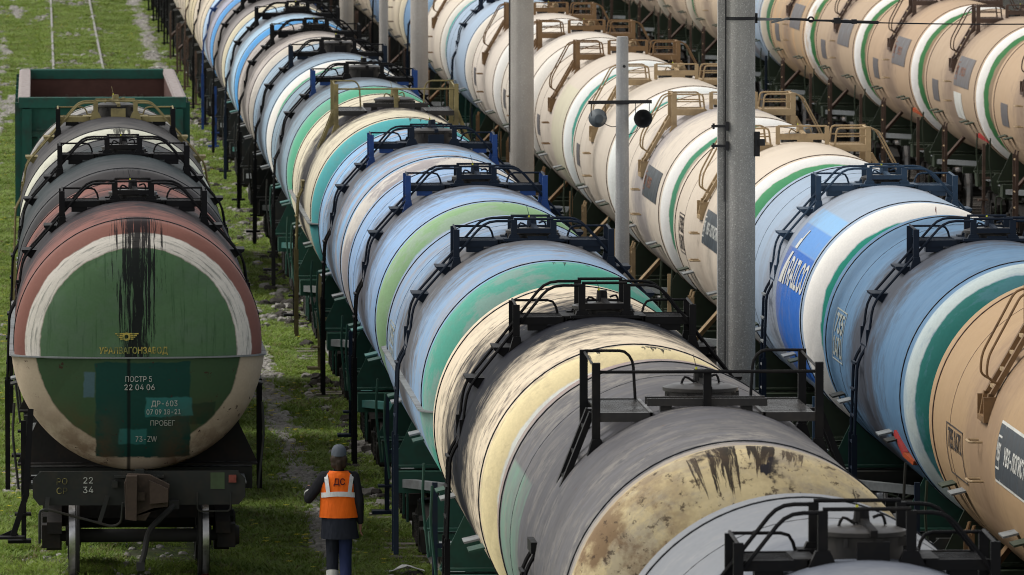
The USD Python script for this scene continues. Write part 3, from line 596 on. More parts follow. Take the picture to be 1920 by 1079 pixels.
for txt, h, cx, z, mt, b, sx in (('ПОСТР 5', .068, .0, 2.385, 'white_worn', False, .80), ('22 04 06', .068, .01, 2.285, 'white_worn', False, .92), ('ДР-603', .068, .31, 2.085, 'white_worn', False, .86), ('07 09 18-21', .062, .30, 1.985, 'white_worn', False, .78), ('ПРОБЕГ', .066, .29, 1.845, 'faded_mark', False, .86), ('73-ZW', .068, .09, 1.645, 'white_worn', False, .80)):
    part('lettering', text_head(txt, h, cx, z, .037, b, sx), K[mt], L1)
part('lettering', text_head('УРАЛВАГОНЗАВОД', .078, -.06, 2.725, 0, True, .80), K['yellow_worn'], L1, label='faded yellow stencil lettering')
emb = MB()
for k in range(4):
    z = 2.90 + k * .022
    for a, b in ((-.28 + .02 * (3 - k), -.17), (-.12, .0 - .02 * (3 - k))):
        x = np.linspace(a, b, 4); rad = np.hypot(x, z - AX); y = -(y_of_r(rad) + .006)
        for q in range(3): emb.bar((x[q], y[q], z), (x[q + 1], y[q + 1], z), .006, .015)
emb.lathe([(.025, .004), (.05, .004), (.05, -.004), (.025, -.004)], (-.145, -5.350, 2.93), 'y', 16)
part('winged_emblem', emb.mesh(), K['yellow_worn'], L1)
def flat_text(txt, h, x, y, z, bold=False):
    m = meshkit.text_mesh(txt, h, .004, bold); v = np.array(m.vertices); return (np.stack([v[:, 0] + x, y - v[:, 2], v[:, 1] + z], -1), np.array(m.faces))
for txt, x, z, mt in (('РО', -1.0, 1.155, 'beam_worn'), ('22', -.68, 1.165, 'white_worn'), ('СР', -1.0, 1.04, 'beam_worn'), ('34', -.68, 1.05, 'white_worn')):
    part('lettering', flat_text(txt, .075, x, -5.434, z), K[mt], L1)
m = MB(); m.box((.86, -5.434, 1.09), (1.03, -5.431, 1.29)); part('paint_patch', m.mesh(), paint('patch_green', (.06, .09, .045), .5, gamt=.4), L1)
m = MB(); m.box((1.08, -5.46, 1.17), (1.17, -5.43, 1.26)); m.box((1.10, -5.465, 1.19), (1.15, -5.46, 1.24)); part('tail_marker', m.mesh(), paint('marker_red', (.22, .06, .045), .5), L1)
m = MB(); m.bar((-1.30, -5.2, 2.05), (-1.36, -5.3, 1.0), .07, .035, (0, 1, 0)); m.bar((-1.36, -5.3, 1.02), (-1.52, -5.3, .52), .07, .035, (0, 1, 0)); m.box((-1.68, -5.42, .49), (-1.38, -5.18, .52)); m.prism([(-1.68, .52), (-1.45, .52), (-1.5, .60)], -5.2, -5.18); part('corner_step', m.mesh(), K['black_fit'], L1)

L2M = tank_mat('black_tank', (.050, .050, .053), rings=[(-6.7, -4.45, (.055, .053, .055))], dirt=(2.6, .9, (.022, .032, .036)), streak=(.4, (.10, .09, .085)), rust=.04, rough=.36, seed=5.0, drips=[(0, .16, -4.3, -5.2, .7, (.012, .012, .014))])
tank_car('a', 'sooty black tank car standing between the green-ended one and the cream-ringed one', lloc(113.6), L2M, fit='black_fit', strap='strap')
L3M = tank_mat('charcoal_tank_cream_ring', (.10, .095, .09), rings=[(-6.7, -4.45, (.60, .60, .50)), (4.4, 6.7, (.60, .58, .52)), (2.9, 4.4, (.36, .35, .33))], dirt=(2.6, .85, (.035, .034, .038)), streak=(.4, (.045, .045, .05)), rust=.1, seed=7.0, drips=[(0.02, .13, -4.45, -5.3, .85, (.015, .015, .016))])
tank_car('w', 'charcoal tank car with cream ring, in front of the green open wagon', lloc(125.6), L3M, fit='ochre_fit', fit2='black_fit', lid='oily_lid')

def gondola(loc):
    t = thing('open_wagon', 'green open goods wagon with rusty brown interior at the rear of the left train', 'open wagon', loc)
    L, W, top, fl = 6.95, 1.555, 3.54, 1.40
    m = MB(); m.box((-W, -L, fl - .08), (W, L, fl)); part('floor', m.mesh(), K['gondola_rust'], t)
    for s in (-1, 1):
        m = MB(); m.box((s * (W - .05), -L, fl), (s * (W - .012), L, top - .10)); w = part('side_wall', m.mesh(), K['gondola_green'], t)
        m = MB(); m.box((s * (W - .18), -L, fl), (s * (W - .052), L, top - .12)); part('side_lining', m.mesh(), K['gondola_rust'], t)
        m = MB(); m.prism([(s * (W - .20), top - .10), (s * (W + .03), top - .10), (s * (W + .03), top - .02), (s * (W - .02), top), (s * (W - .19), top)], -L, L); part('top_rail', m.mesh(), K['gondola_rim'], t)
        for k in range(8):
            y = -L + .12 + k * (2 * L - .24) / 7; q = MB(); q.prism([(y - .09, fl - .1), (y + .09, fl - .1), (y + .06, top - .1), (y - .06, top - .1)], s * (W - .01), s * (W + .09), 'x'); part('side_post', q.mesh(), K['gondola_green'], t)
    for s in (-1, 1):
        m = MB(); m.box((-W + .05, s * L, fl - .3), (W - .05, s * (L - .05), top - .2)); part('end_wall', m.mesh(), K['gondola_green'], t)
        m = MB(); m.box((-W + .18, s * (L - .052), fl), (W - .18, s * (L - .10), top - .2)); e = part('end_lining', m.mesh(), K['gondola_rust'], t)
        m = MB(); m.prism([(s * (L + .04), top - .2), (s * (L - .12), top - .2), (s * (L - .12), top - .02), (s * (L - .06), top + .004), (s * (L + .03), top - .01)], -W - .02, W + .02, 'x'); part('end_rail', m.mesh(), K['gondola_green'], t)
        for x in (-1.42, -.48, .48, 1.42):
            q = MB(); q.box((x - .09, s * (L + .001), fl - .3), (x + .09, s * (L + .10), top - .22)); part('end_post', q.mesh(), K['gondola_green'], t)
        for z in (2.2, 2.85):
            q = MB(); q.box((-1.33, s * (L + .001), z - .05), (1.33, s * (L + .06), z + .05)); part('end_rib', q.mesh(), K['gondola_green'], t)
        m = MB(); m.box((-1.30, s * (L - .05), .95), (1.30, s * (L + .02), fl - .09)); part('end_beam', m.mesh(), K['dark_frame'], t)
    m = MB(); m.box((-1.24, -L - .08, 2.92), (-.80, -L - .062, 2.95)); m.box((-1.22, -L - .062, 2.28), (-1.18, -L - .02, 2.95)); m.box((-.84, -L - .062, 2.28), (-.80, -L - .02, 2.95))
    for z in (2.42, 2.58, 2.74): m.box((-1.2, -L - .06, z), (-.82, -L - .035, z + .03))
    part('end_ladder', m.mesh(), K['gondola_green'], t)
    for x in (-.62, -.38, .56, .80, .92):
        m = MB(); m.lathe([(0, .03), (.03, .025), (.035, 0), (0, 0)], (x, L - .10, 2.98), 'z', 8); m.box((x - .025, L - .15, 2.95), (x + .025, L - .10, 3.02)); part('lashing_hook', m.mesh(), K['dark_brown_fit'], t)
    m = MB()
    m.tube(bend([(.62, L - .13, 2.95), (.66, L - .14, 2.83), (.76, L - .14, 2.83), (.80, L - .13, 2.95)], .06), .014); part('lashing_loop', m.mesh(), K['dark_brown_fit'], t); m = MB(); m.tube(bend([(.95, L - .13, 2.95), (1.0, L - .14, 2.88), (1.25, L - .14, 2.89), (1.32, L - .13, 2.99)], .06), .012)
    part('lashing_loop', m.mesh(), K['dark_brown_fit'], t)
    m = MB(); m.box((-.2, -L, .95), (.2, L, fl - .09)); part('centre_sill', m.mesh(), K['dark_frame'], t)
    mats = {'bog': K['bogie_black'], 'axle': K['axle_black'], 'wheel': K['wheel_steel'], 'frame': K['dark_frame'], 'coup': K['coupler_rust'], 'hose': K['hose']}
    for yy in (-4.33, 4.33):
        b = UsdGeom.Xform.Define(stage, str(t.GetPath()) + '/' + numbered(t.GetPath(), 'bogie')).GetPrim()
        for nm, ms, key, pr in BOGIE: part(nm, (ms[0] + [0, yy, 0], ms[1]), mats[key], b, smooth=35)
    for sy in (-1, 1):
        for nm, q in coupler(sy):
            if nm in ('coupler', 'brake_hose'): part(nm, (q[0] + [0, sy * 1.0, 0], q[1]), mats['coup' if nm == 'coupler' else 'hose'], t, smooth=35)
gondola((LX + LS * 55 - .02, 157.6, 0))

# ------------------------------------------------------------------ the middle train, nearest first
CREAM, DIRT, GREYD = (.66, .57, .43), (.045, .043, .046), (.13, .12, .115)
MG = 'tank cars of the middle train'
def m1_extra(g, c, ux, ua, px, pz, P):
    head = g.rng(ux, -4.72, -4.66, 1.0, 0.0)
    a = g.noise(P, 2.6, 7.0, .68); b = g.noise(P, 11.0, 6.0, .72)
    low = g.rng(ua, -.95, -.35, 1.0, .25)
    c = g.mix(g.m('multiply', g.m('multiply', g.rng(a, .42, .56), low), g.m('multiply', head, .85)), c, (.155, .09, .052))
    c = g.mix(g.m('multiply', g.rng(b, .57, .63), g.m('multiply', head, .8)), c, (.05, .035, .028))
    return g.mix(g.m('multiply', g.m('multiply', g.rng(a, .55, .60), g.band(ua, -.30, .22, .12)), head), c, (.028, .026, .03))
mid = [
 ('v', 'lead grey tank car with domed lid, nearest at the bottom edge of the picture', dict(base=(.20, .21, .228), rings=[(-6.7, -4.4, (.22, .225, .24))], dirt=(1.1, .7, (.085, .10, .135)), streak=(.30, (.29, .29, .29)), rust=.02, rough=.36), dict(fit='black_fit')),
 ('b', 'smeared grey tank car with oil runs over a stained yellow end', dict(base=(.112, .108, .112), headstreak=.6, extra=m1_extra, rings=[(-6.7, -4.66, (.56, .46, .27)), (-4.66, -4.47, (.33, .285, .24)), (4.45, 6.7, (.30, .235, .22))], side=[(1.6, 4.2, -2.3, -1.15, (.16, .25, .20))], dirt=(2.4, .6, (.065, .065, .075)), streak=(.46, (.33, .305, .27)), rust=.17, drips=[(-.16, .11, -4.66, -5.6, .95, (.018, .017, .018)), (.06, .10, -4.70, -5.3, .95, (.02, .018, .018)), (.24, .08, -4.75, -5.2, .85, (.05, .04, .035)), (-.33, .035, -4.78, -5.5, .9, (.035, .03, .03))], wear=(.35, (.17, .17, .19))), dict(fit='black_fit')),
 ('t', 'cream tank car with oily black middle and drips over its yellow end', dict(base=(.66, .56, .42), rings=[(-6.7, rr(1.36), (.72, .74, .70)), (rr(1.36), -4.45, (.72, .61, .36))], dirt=(2.1, 1.0, (.013, .014, .019)), streak=(.55, (.20, .165, .14)), rust=.05, drips=[(.13, .13, -4.42, -5.0, .97, (.018, .017, .017)), (-.32, .02, -4.6, -5.4, .95, (.02, .018, .018)), (-.25, .015, -4.6, -4.9, .95, (.02, .018, .018))]), dict(fit='black_fit', rung='black_fit', frame='green_frame', saddle='green_frame')),
 ('a', 'pale blue tank car with teal green ring, right behind the cream one', dict(base=(.215, .33, .49), drips=[(-.03, .014, -4.5, -5.0, .9, (.03, .06, .05)), (.05, .016, -4.5, -5.0, .9, (.03, .06, .05)), (.22, .018, -4.5, -4.95, .9, (.03, .06, .05))], rings=[(-6.7, -4.5, (.10, .355, .28))], dirt=(1.7, .88, (.085, .075, .068)), streak=(.35, (.27, .23, .21)), rust=.03, wear=(.45, (.33, .32, .33))), dict(fit='navy_fit', fit2='navy_fit', frame='green_frame', jacket=True)),
 ('a', 'sky blue tank car with light green ring and bright blue boxes', dict(base=(.255, .40, .62), drips=[(.07, .014, -4.5, -5.0, .9, (.03, .05, .03))], rings=[(-6.7, rr(1.33), (.50, .60, .68)), (rr(1.33), -4.5, (.27, .43, .235))], dirt=(1.6, .88, (.085, .073, .066)), streak=(.3, (.24, .21, .2)), rust=.03, wear=(.35, (.40, .42, .46))), dict(fit='navy_fit', fit2='blue_fit', lad='black_fit', frame='green_frame')),
 ('w', 'patchy bright blue tank car with whitish ring and grey worn paint', dict(base=(.25, .44, .67), rings=[(-6.7, rr(1.32), (.42, .55, .75)), (rr(1.32), -4.55, (.68, .64, .58))], dirt=(1.6, .88, (.085, .078, .078)), streak=(.45, (.27, .25, .26)), rust=.03, wear=(.85, (.36, .33, .34)), drips=[(.05, .12, -4.5, -4.95, .8, (.16, .11, .07))]), dict(fit='navy_fit', fit2='blue_fit', lad='black_fit', frame='green_frame')),
 ('b', 'cream tank car with turquoise ring and mossy yellow posts', dict(base=(.64, .58, .44), rings=[(-6.7, -4.6, (.10, .40, .42))], dirt=(1.5, .98, (.022, .021, .028)), streak=(.45, (.26, .21, .17)), rust=.05, drips=[(.12, .14, -4.5, -4.95, .95, (.02, .025, .025))]), dict(fit='ochre_fit', lid='oily_lid', frame='green_frame', jacket=True)),
 ('w', 'blue-grey tank car with green ring and blue platforms', dict(base=(.22, .31, .385), rings=[(-6.7, -4.5, (.13, .43, .28))], dirt=(1.7, .85, (.06, .056, .06)), streak=(.3, (.2, .19, .19)), rust=.03, wear=(.3, (.28, .29, .31)), drips=[(.10, .10, -4.4, -4.9, .6, (.08, .1, .1))]), dict(fit='black_fit', fit2='blue_fit', frame='green_frame')),
 ('w', 'pale grey-blue tank car with broad white ring edged in green', dict(base=(.27, .365, .46), rings=[(-6.7, rr(1.33), (.45, .58, .66)), (rr(1.33), rr(1.40), (.14, .44, .25)), (rr(1.40), -4.6, (.80, .77, .72))], dirt=(1.6, .85, (.07, .066, .07)), streak=(.3, (.25, .24, .24)), rust=.03), dict(fit='black_fit', fit2='navy_fit', frame='dark_frame')),
 ('a', 'dirty pinkish beige tank car with off-white ring', dict(base=(.42, .38, .36), rings=[(-6.7, -4.55, (.60, .56, .50))], dirt=(1.9, .85, (.075, .066, .064)), streak=(.6, (.20, .17, .16)), rust=.05, wear=(.4, (.55, .48, .38))), dict(fit='black_fit')),
 ('a', 'light blue tank car with vivid blue and teal ring', dict(base=(.36, .52, .66), rings=[(-6.7, rr(1.36), (.08, .40, .42)), (rr(1.36), -4.5, (.10, .33, .66))], dirt=(1.8, .85, (.09, .08, .08)), streak=(.4, (.28, .26, .26)), rust=.03), dict(fit='black_fit', lad='navy_fit')),
 ('a', 'grey-brown tank car with cream ring in the far part of the middle train', dict(base=(.25, .23, .225), rings=[(-6.7, -4.55, (.62, .56, .42))], dirt=(2.0, .85, (.06, .054, .054)), streak=(.5, (.34, .30, .27)), rust=.04), dict(fit='black_fit')),
 ('w', 'mauve-grey tank car with bright blue ring and blue handrails', dict(base=(.36, .36, .44), rings=[(-6.7, -4.5, (.12, .34, .68)), (1.2, 6.7, (.40, .55, .75))], dirt=(1.7, .75, (.09, .08, .08)), streak=(.4, (.25, .24, .25)), rust=.03), dict(fit='blue_fit', lad='blue_fit')),
 ('a', 'pale cream tank car behind the blue-railed one', dict(base=(.60, .52, .42), rings=[(-6.7, -4.5, (.68, .60, .48))], dirt=(1.5, .6, (.2, .17, .15)), streak=(.4, (.3, .25, .2)), rust=.04), dict(fit='black_fit')),
 ('a', 'sand yellow tank car near the far end of the middle train', dict(base=(.58, .50, .34), rings=[(-6.7, -4.5, (.64, .55, .38))], dirt=(1.5, .6, (.2, .17, .15)), streak=(.4, (.3, .25, .2)), rust=.04), dict(fit='dark_brown_fit')),
 ('c', 'beige tank car, last but one at the top edge of the middle train', dict(base=(.55, .47, .38), rings=[(-6.7, -4.5, (.6, .52, .42))], dirt=(1.3, .5, (.2, .17, .15)), streak=(.4, (.3, .25, .2)), rust=.04), dict(fit='dark_brown_fit')),
 ('c', 'ivory tank car, last at the top edge of the middle train', dict(base=(.60, .54, .45), rings=[(-6.7, -4.5, (.66, .6, .5))], dirt=(1.3, .5, (.2, .17, .15)), streak=(.4, (.3, .25, .2)), rust=.04), dict(fit='dark_brown_fit')),
]
for k in range(6): mid.append(('a', 'tank car of which only the dark running gear shows at the top left edge', dict(base=(.3, .27, .24), rings=[(-6.7, -4.5, (.4, .36, .3))], dirt=(1.3, .5, (.1, .09, .08)), streak=(.4, (.3, .25, .2)), rust=.04), dict(fit='black_fit', bare=True, group='tank cars showing only their running gear at the top left')))
DY = [-1.4, 0.3, .4, 0, 0.1, -.4, 0, 0, .2, .3, 0] + [0] * 12
MCARS = []
for i, (kind, label, mk, ck) in enumerate(mid):
    y = 57.0 + 12.0 * i + DY[i]
    tm = tank_mat(f'middle_tank_paint_{i + 1}', seed=10.0 + 1.7 * i, **mk)
    if ck.get('jacket') is True: ck = dict(ck, jacket=tm)
    MCARS.append(tank_car(kind, label, (MX, y, -.09 if i == 2 else 0), tm, far=i > 10, sill='teal_frame' if i % 3 == 1 else 'pale_steel', **ck))
part('number_frame', panel_side(.9, .55, 3.4, 104), K['faded_mark'], MCARS[3]) if False else None

# ------------------------------------------------------------------ the right train
WG = lambda w, gcol, r1=1.40, r2=1.335, rest=None: [(-6.7, rr(r2), rest or (.6, .52, .42)), (rr(r2), rr(r1), gcol), (rr(r1), -4.62, w)]
TAN, CRM, GRN, TEAL, WHT = (.43, .31, .205), (.64, .54, .43), (.09, .30, .14), (.09, .37, .30), (.80, .79, .76)
right = [
 ('c', 'tan tank car with slate logo panel at the right edge, nearest of the right train', dict(base=(.385, .265, .155), rings=WG(WHT, GRN), dirt=(1.25, .55, (.24, .165, .115)), streak=(.25, (.30, .21, .14)), rust=.04), dict(fit='brown_fit', lad='brown_fit', rung='tan_fit', frame='moss_frame', cap='tan_fit')),
 ('a', 'steel blue tank car with pale ring and dark teal stripe beside the nearest tan car', dict(base=(.10, .19, .305), rings=[(-6.7, rr(1.405), (.03, .16, .145)), (rr(1.405), -4.66, (.46, .53, .53))], dirt=(1.4, .85, (.06, .052, .052)), streak=(.25, (.07, .09, .12)), rust=.02, wear=(.3, (.14, .235, .35)), rough=.34), dict(fit='navy_fit', frame='dark_frame', saddle='green_frame')),
 ('a', 'grey-blue tank car with bright blue panel, wide white ring and green stripe', dict(base=(.31, .39, .49), drips=[(.43, .014, -4.4, -5.4, .95, (.015, .015, .016)), (.10, .008, -4.8, -5.1, .9, (.1, .02, .02))], rings=WG((.80, .77, .72), (.035, .30, .22), 1.315, 1.17, (.2, .3, .4)), side=[(-4.1, -.75, -2.2, -1.05, (.035, .14, .48)), (-4.1, -.75, -1.05, -.80, (.12, .29, .62)), (-4.1, -.75, -.80, -.62, (.24, .44, .68))], dirt=(1.2, .5, (.22, .20, .20)), streak=(.22, (.28, .28, .3)), rust=.02, rough=.34), dict(fit='steel_blue_fit', lad='navy_fit', rung='pale_steel', frame='moss_frame')),
 ('c', 'cream tank car with slate logo panel and green stripe behind the thick pole', dict(base=(.62, .535, .435), rings=WG(WHT, (.10, .36, .17), 1.40, 1.27), dirt=(1.0, .35, (.42, .35, .28)), streak=(.25, (.45, .36, .28)), rust=.03), dict(fit='tan_fit', frame='moss_frame', cap='pale_steel')),
 ('c', 'cream tank car with grey-smeared middle and orange-on-slate panel', dict(base=(.61, .54, .455), rings=WG(WHT, (.09, .32, .19), 1.39, 1.32), dirt=(1.25, .75, (.24, .225, .24)), streak=(.4, (.36, .31, .28)), rust=.03), dict(fit='tan_fit', frame='moss_frame')),
 ('c', 'pale beige tank car with white ring and thin teal stripe behind the loudspeaker post', dict(base=(.60, .53, .445), rings=WG((.80, .82, .80), TEAL, 1.37, 1.33), dirt=(1.0, .3, (.45, .38, .30)), streak=(.25, (.45, .37, .3)), rust=.03), dict(fit='tan_fit', frame='moss_frame')),
 ('c', 'tan tank car with yellowed front half and teal-edged white ring', dict(base=(.57, .50, .42), rings=WG((.78, .80, .78), TEAL, 1.38, 1.33), side=[(-4.2, -.9, -2.2, -.9, (.56, .52, .39))], dirt=(1.0, .3, (.42, .36, .3)), streak=(.25, (.42, .35, .3)), rust=.03), dict(fit='brown_fit', frame='moss_frame')),
 ('c', 'cream tank car half hidden by the second concrete pole', dict(base=(.64, .58, .50), rings=[(-6.7, -4.6, (.74, .70, .64))], dirt=(1.1, .6, (.22, .2, .2)), streak=(.25, (.45, .38, .32)), rust=.03), dict(fit='brown_fit', lad='brown_fit', frame='moss_frame')),
 ('c', 'ivory tank car with broad white ring left of the second concrete pole', dict(base=(.63, .56, .485), rings=[(-6.7, -4.55, (.78, .76, .72))], dirt=(1.1, .4, (.40, .34, .3)), streak=(.25, (.45, .38, .32)), rust=.03), dict(fit='brown_fit', frame='moss_frame')),
 ('a', 'light blue-grey tank car with cream ring among the far cream ones', dict(base=(.34, .43, .54), rings=[(-6.7, -4.5, (.70, .64, .56))], dirt=(1.0, .4, (.30, .32, .36)), streak=(.2, (.3, .32, .36)), rust=.02), dict(fit='navy_fit', rung='pale_steel', frame='green_frame')),
 ('c', 'cream tank car with white ring edged in turquoise', dict(base=(.62, .55, .46), rings=WG((.72, .70, .64), (.12, .46, .42), 1.40, 1.36, (.4, .45, .5)), dirt=(1.0, .4, (.4, .34, .3)), streak=(.25, (.4, .34, .28)), rust=.03), dict(fit='brown_fit', frame='moss_frame')),
 ('a', 'blue tank car just showing beside the third concrete pole', dict(base=(.16, .27, .42), rings=[(-6.7, -4.5, (.2, .3, .42))], dirt=(1.0, .3, (.2, .2, .22)), streak=(.2, (.2, .2, .22)), rust=.02), dict(fit='navy_fit')),
 ('c', 'yellowish cream tank car between the third and fourth poles', dict(base=(.60, .53, .41), rings=[(-6.7, -4.5, (.64, .58, .44))], dirt=(1.0, .4, (.4, .34, .28)), streak=(.3, (.4, .33, .25)), rust=.04), dict(fit='dark_brown_fit')),
 ('a', 'dull blue tank car at the top edge left of the fourth pole', dict(base=(.14, .22, .34), rings=[(-6.7, -4.5, (.55, .50, .42))], dirt=(1.0, .3, (.2, .2, .22)), streak=(.2, (.2, .2, .22)), rust=.02), dict(fit='black_fit')),
 ('c', 'brownish cream tank car at the top edge, farthest of the right train', dict(base=(.5, .43, .34), rings=[(-6.7, -4.5, (.55, .48, .38))], dirt=(1.0, .3, (.3, .25, .2)), streak=(.3, (.35, .28, .22)), rust=.04), dict(fit='dark_brown_fit')),
]
for k in range(6): right.append(('c', 'tank car of which only the running gear shows beside the farthest pole', dict(base=(.4, .34, .27), rings=[(-6.7, -4.5, (.45, .4, .3))], dirt=(1.0, .3, (.3, .25, .2)), streak=(.3, (.35, .28, .22)), rust=.04), dict(fit='dark_brown_fit', bare=True, group='tank cars showing only their running gear beside the farthest pole')))
RCARS = []
for i, (kind, label, mk, ck) in enumerate(right):
    mk = dict(mk, streak=(mk['streak'][0] * .5, mk['streak'][1]))
    y = 80.7 + 12.0 * i
    RCARS.append(tank_car(kind, label, (RX + RS * (y - 93), y, 0), tank_mat(f'right_tank_paint_{i + 1}', seed=50.0 + 1.3 * i, **mk), rotz=-RS, far=i > 9, sill='pale_steel', strap='dark_brown_fit' if kind == 'c' else 'strap', **ck))
def logo_panel(car, y0, deg, w, h, words, mat, tmat, th, border=None, mark=True, wsx=1.0):
    if border: part('panel_border', panel_side(w + .06, h + .06, y0 + .03, deg + math.degrees(.03 / R), .003, .002), K[border], car)
    p = part('logo_panel', panel_side(w, h, y0, deg, .006), K[mat], car)
    if words:
        part('lettering', text_side(words, th, y0 - (.62 if mark else .1) * h / .52, deg - math.degrees((h - th) / 2 / R), True, wsx, .0105), K[tmat], p)
    if mark:
        s = h * .5; x0 = .06 * h / .52; q = MB()
        for a, b in (((x0, h * .2), (x0 + s, h * .2 + .02)), ((x0, h * .8 - .02), (x0 + s, h * .8)), ((x0, h * .52), (x0 + .02, h * .8)), ((x0 + s - .02, h * .2), (x0 + s, h * .48))):
            t = trimesh.creation.box(extents=(b[0] - a[0], b[1] - a[1], .003)); q.add(t.vertices + [(a[0] + b[0]) / 2, (a[1] + b[1]) / 2, .0015], t.faces)
        if words: t = meshkit.text_mesh('УВЗ', h * .3, .003, True); v = np.array(t.vertices); v[:, 0] *= .62; q.add(v + [x0 + .03, h * .36, 0], t.faces)
        v, f = q.mesh(); v, f = trimesh.remesh.subdivide_to_size(v, f, .1, max_iter=6); part('emblem', (flat_side(np.array(v), y0, deg, .0105), np.array(f)), K[tmat], p)
        t = trimesh.creation.box(extents=(.012, h, .003)); part('divider', (flat_side(t.vertices + [h * .72, h / 2, .0015], y0, deg, .0105), t.faces), K[tmat], p)
logo_panel(RCARS[0], -1.45, 94, 3.0, .56, 'УВЗ-ЛОГИСТИК', 'slate_panel', 'white_mark', .17, 'white_mark', True, 1.1)
logo_panel(RCARS[3], -.75, 88, 3.1, .50, 'УВЗ-ЛОГИСТИК', 'slate_panel', 'white_mark', .16, None, True, 1.1)
logo_panel(RCARS[4], -.75, 86, 2.9, .50, 'УВЗ', 'slate_panel', 'rust_mark', .16, None, True, 2.0)
part('lettering', text_side('RAILCO', .36, -1.75, 78, True, 1.25, .006), K['white_mark'], RCARS[2])
ar = MB()
for poly in ([(-.95, 0), (-.45, 0), (-.10, .55), (-.35, .55)], [(-.28, .0), (-.05, .0), (-.02, .38), (-.15, .38)], [(-.30, .62), (.05, .62), (.12, .80), (-.22, .80)], [(-.05, .80), (.12, .80), (.22, .98), (.08, .98)]): ar.prism(poly, 0, .003, 'z')
v, f = trimesh.remesh.subdivide_to_size(*ar.mesh(), .1, max_iter=6)
part('arrow_emblem', (flat_side(np.array(v) * [.75, .8, 1], -1.65, 79, .006), np.array(f)), K['white_mark'], RCARS[2])
def number_plate(car, y0, deg, mat, h=.62, w=1.2, words=('735', '1471')):
    q = MB()
    for a, b in (((0, 0), (w, .015)), ((0, h - .015), (w, h)), ((0, 0), (.03, h)), ((w - .03, 0), (w, h))):
        t = trimesh.creation.box(extents=(b[0] - a[0], b[1] - a[1], .003)); q.add(t.vertices + [(a[0] + b[0]) / 2, (a[1] + b[1]) / 2, .0015], t.faces)
    for k, tx in enumerate(words):
        t = meshkit.text_mesh(tx, h * .36, .003, True); v = np.array(t.vertices); v[:, 0] *= (w * .8) / v[:, 0].max(); q.add(v + [w * .1, h * (.55 - .45 * k), 0], t.faces)
    v, f = trimesh.remesh.subdivide_to_size(*q.mesh(), .1, max_iter=6); part('number_stencil', (flat_side(np.array(v), y0, deg, .005), np.array(f)), K[mat], car)
number_plate(RCARS[1], 3.5, 96, 'faded_mark'); number_plate(RCARS[0], 3.0, 107, 'dark_mark', .55, 1.5, ('735 1471',)); number_plate(RCARS[3], 3.6, 103, 'dark_mark', .6, .9)
number_plate(RCARS[4], 3.8, 100, 'dark_mark', .5, .8); number_plate(MCARS[3], 3.9, 100, 'faded_mark', .55, 1.3)
for car in (RCARS[5], RCARS[6], RCARS[7], RCARS[8]):
    part('stencil_patch', panel_side(.8, .4, 3.6, 99, .004), K['grey_panel'], car)
for k, y in ((1, 94), ):
    a = math.radians(118)
    m = MB(); m.bar((-R * math.sin(a) - .05, -3.75, AX + R * math.cos(a)), (-R * math.sin(a) + .04, -3.98, AX + R * math.cos(a) - .08), .07, .05); part('red_clamp', m.mesh(), K['orange_paint'], RCARS[1])
    m = MB(); m.bar((-R * math.sin(a) - .10, -3.2, AX + R * math.cos(a) + .2), (-R * math.sin(a) - .05, -3.75, AX + R * math.cos(a)), .06, .06); part('red_clamp', m.mesh(), K['red_paint'], RCARS[1])

# ------------------------------------------------------------------ the far train at upper right
far = [
 ('c', 'tan tank car at the right edge of the far train, cut by the frame', TAN),
 ('c', 'tan tank car with pale placard, second from the right edge in the far train', (.425, .32, .225)),
 ('c', 'tan tank car with dark grey panel, third from the right edge in the far train', (.43, .31, .21)),
 ('c', 'tan tank car with small grey panel, fourth from the right edge in the far train', (.425, .32, .225)),
 ('c', 'orange-streaked tan tank car just right of the thick concrete pole', (.42, .305, .195)),
 ('a', 'dull blue-grey tank car just left of the thick concrete pole', (.30, .38, .47)),
 ('c', 'brownish tan tank car with greenish ring left of the blue-grey one', (.50, .40, .29)),
 ('c', 'weathered tan tank car farthest along the top edge of the far train', (.48, .38, .28)),
 ('c', 'last tan tank car of the far train, mostly above the picture edge', (.5, .4, .3)),
]
for k in range(6): far.append(('c', 'tank car of which only the running gear shows at the middle of the top edge', (.45, .36, .26)))
QCARS = []
for i, (kind, label, base) in enumerate(far):
    y = 152.5 + 12.0 * i
    rg = WG(WHT, (.075, .25, .10), 1.39, 1.30, base) if i < 5 else [(-6.7, rr(1.38), (.10, .24, .13)), (rr(1.38), -4.6, (.58, .52, .42))]
    tm = tank_mat(f'far_tank_paint_{i + 1}', base, rings=rg, dirt=(1.1, .6, (.20, .15, .125)), streak=(.25, (.38, .28, .2)), rust=.10 if i == 4 else .03, seed=80.0 + i * 1.9, wear=(.5, (.55, .33, .16)) if i == 4 else None)
    c = tank_car(kind, label, (QX, y, QZ), tm, fit='dark_brown_fit' if kind == 'c' else 'navy_fit', lad='dark_brown_fit', rung='tan_fit', frame='moss_frame', far=True, sill='pale_steel', strap='dark_brown_fit', bare=i > 8, group='tank cars showing only their running gear at the middle of the top edge' if i > 8 else None)
    QCARS.append(c)
    if i < 5:
        logo_panel(c, -.7, 86, 2.6, .62, 'УВЗ' if i < 3 else '', 'grey_panel', 'rust_mark' if i < 3 else 'grey_panel', .17, None, i < 3, 2.0)
        part('stencil_patch', panel_side(1.1, .45, 3.2, 104, .004), K['grey_panel'], c)
part('placard', panel_side(1.3, .55, -.75, 112, .004), K['white_mark'], QCARS[1])
for q in (QCARS[1], QCARS[2]):
    m = MB(); a = math.radians(122); m.bar((-R * math.sin(a) - .06, -3.6, AX + R * math.cos(a)), (-R * math.sin(a) + .2, -4.5, AX + R * math.cos(a) - .15), .08, .07); part('red_clamp', m.mesh(), K['red_paint'] if q is QCARS[1] else K['orange_paint'], q)

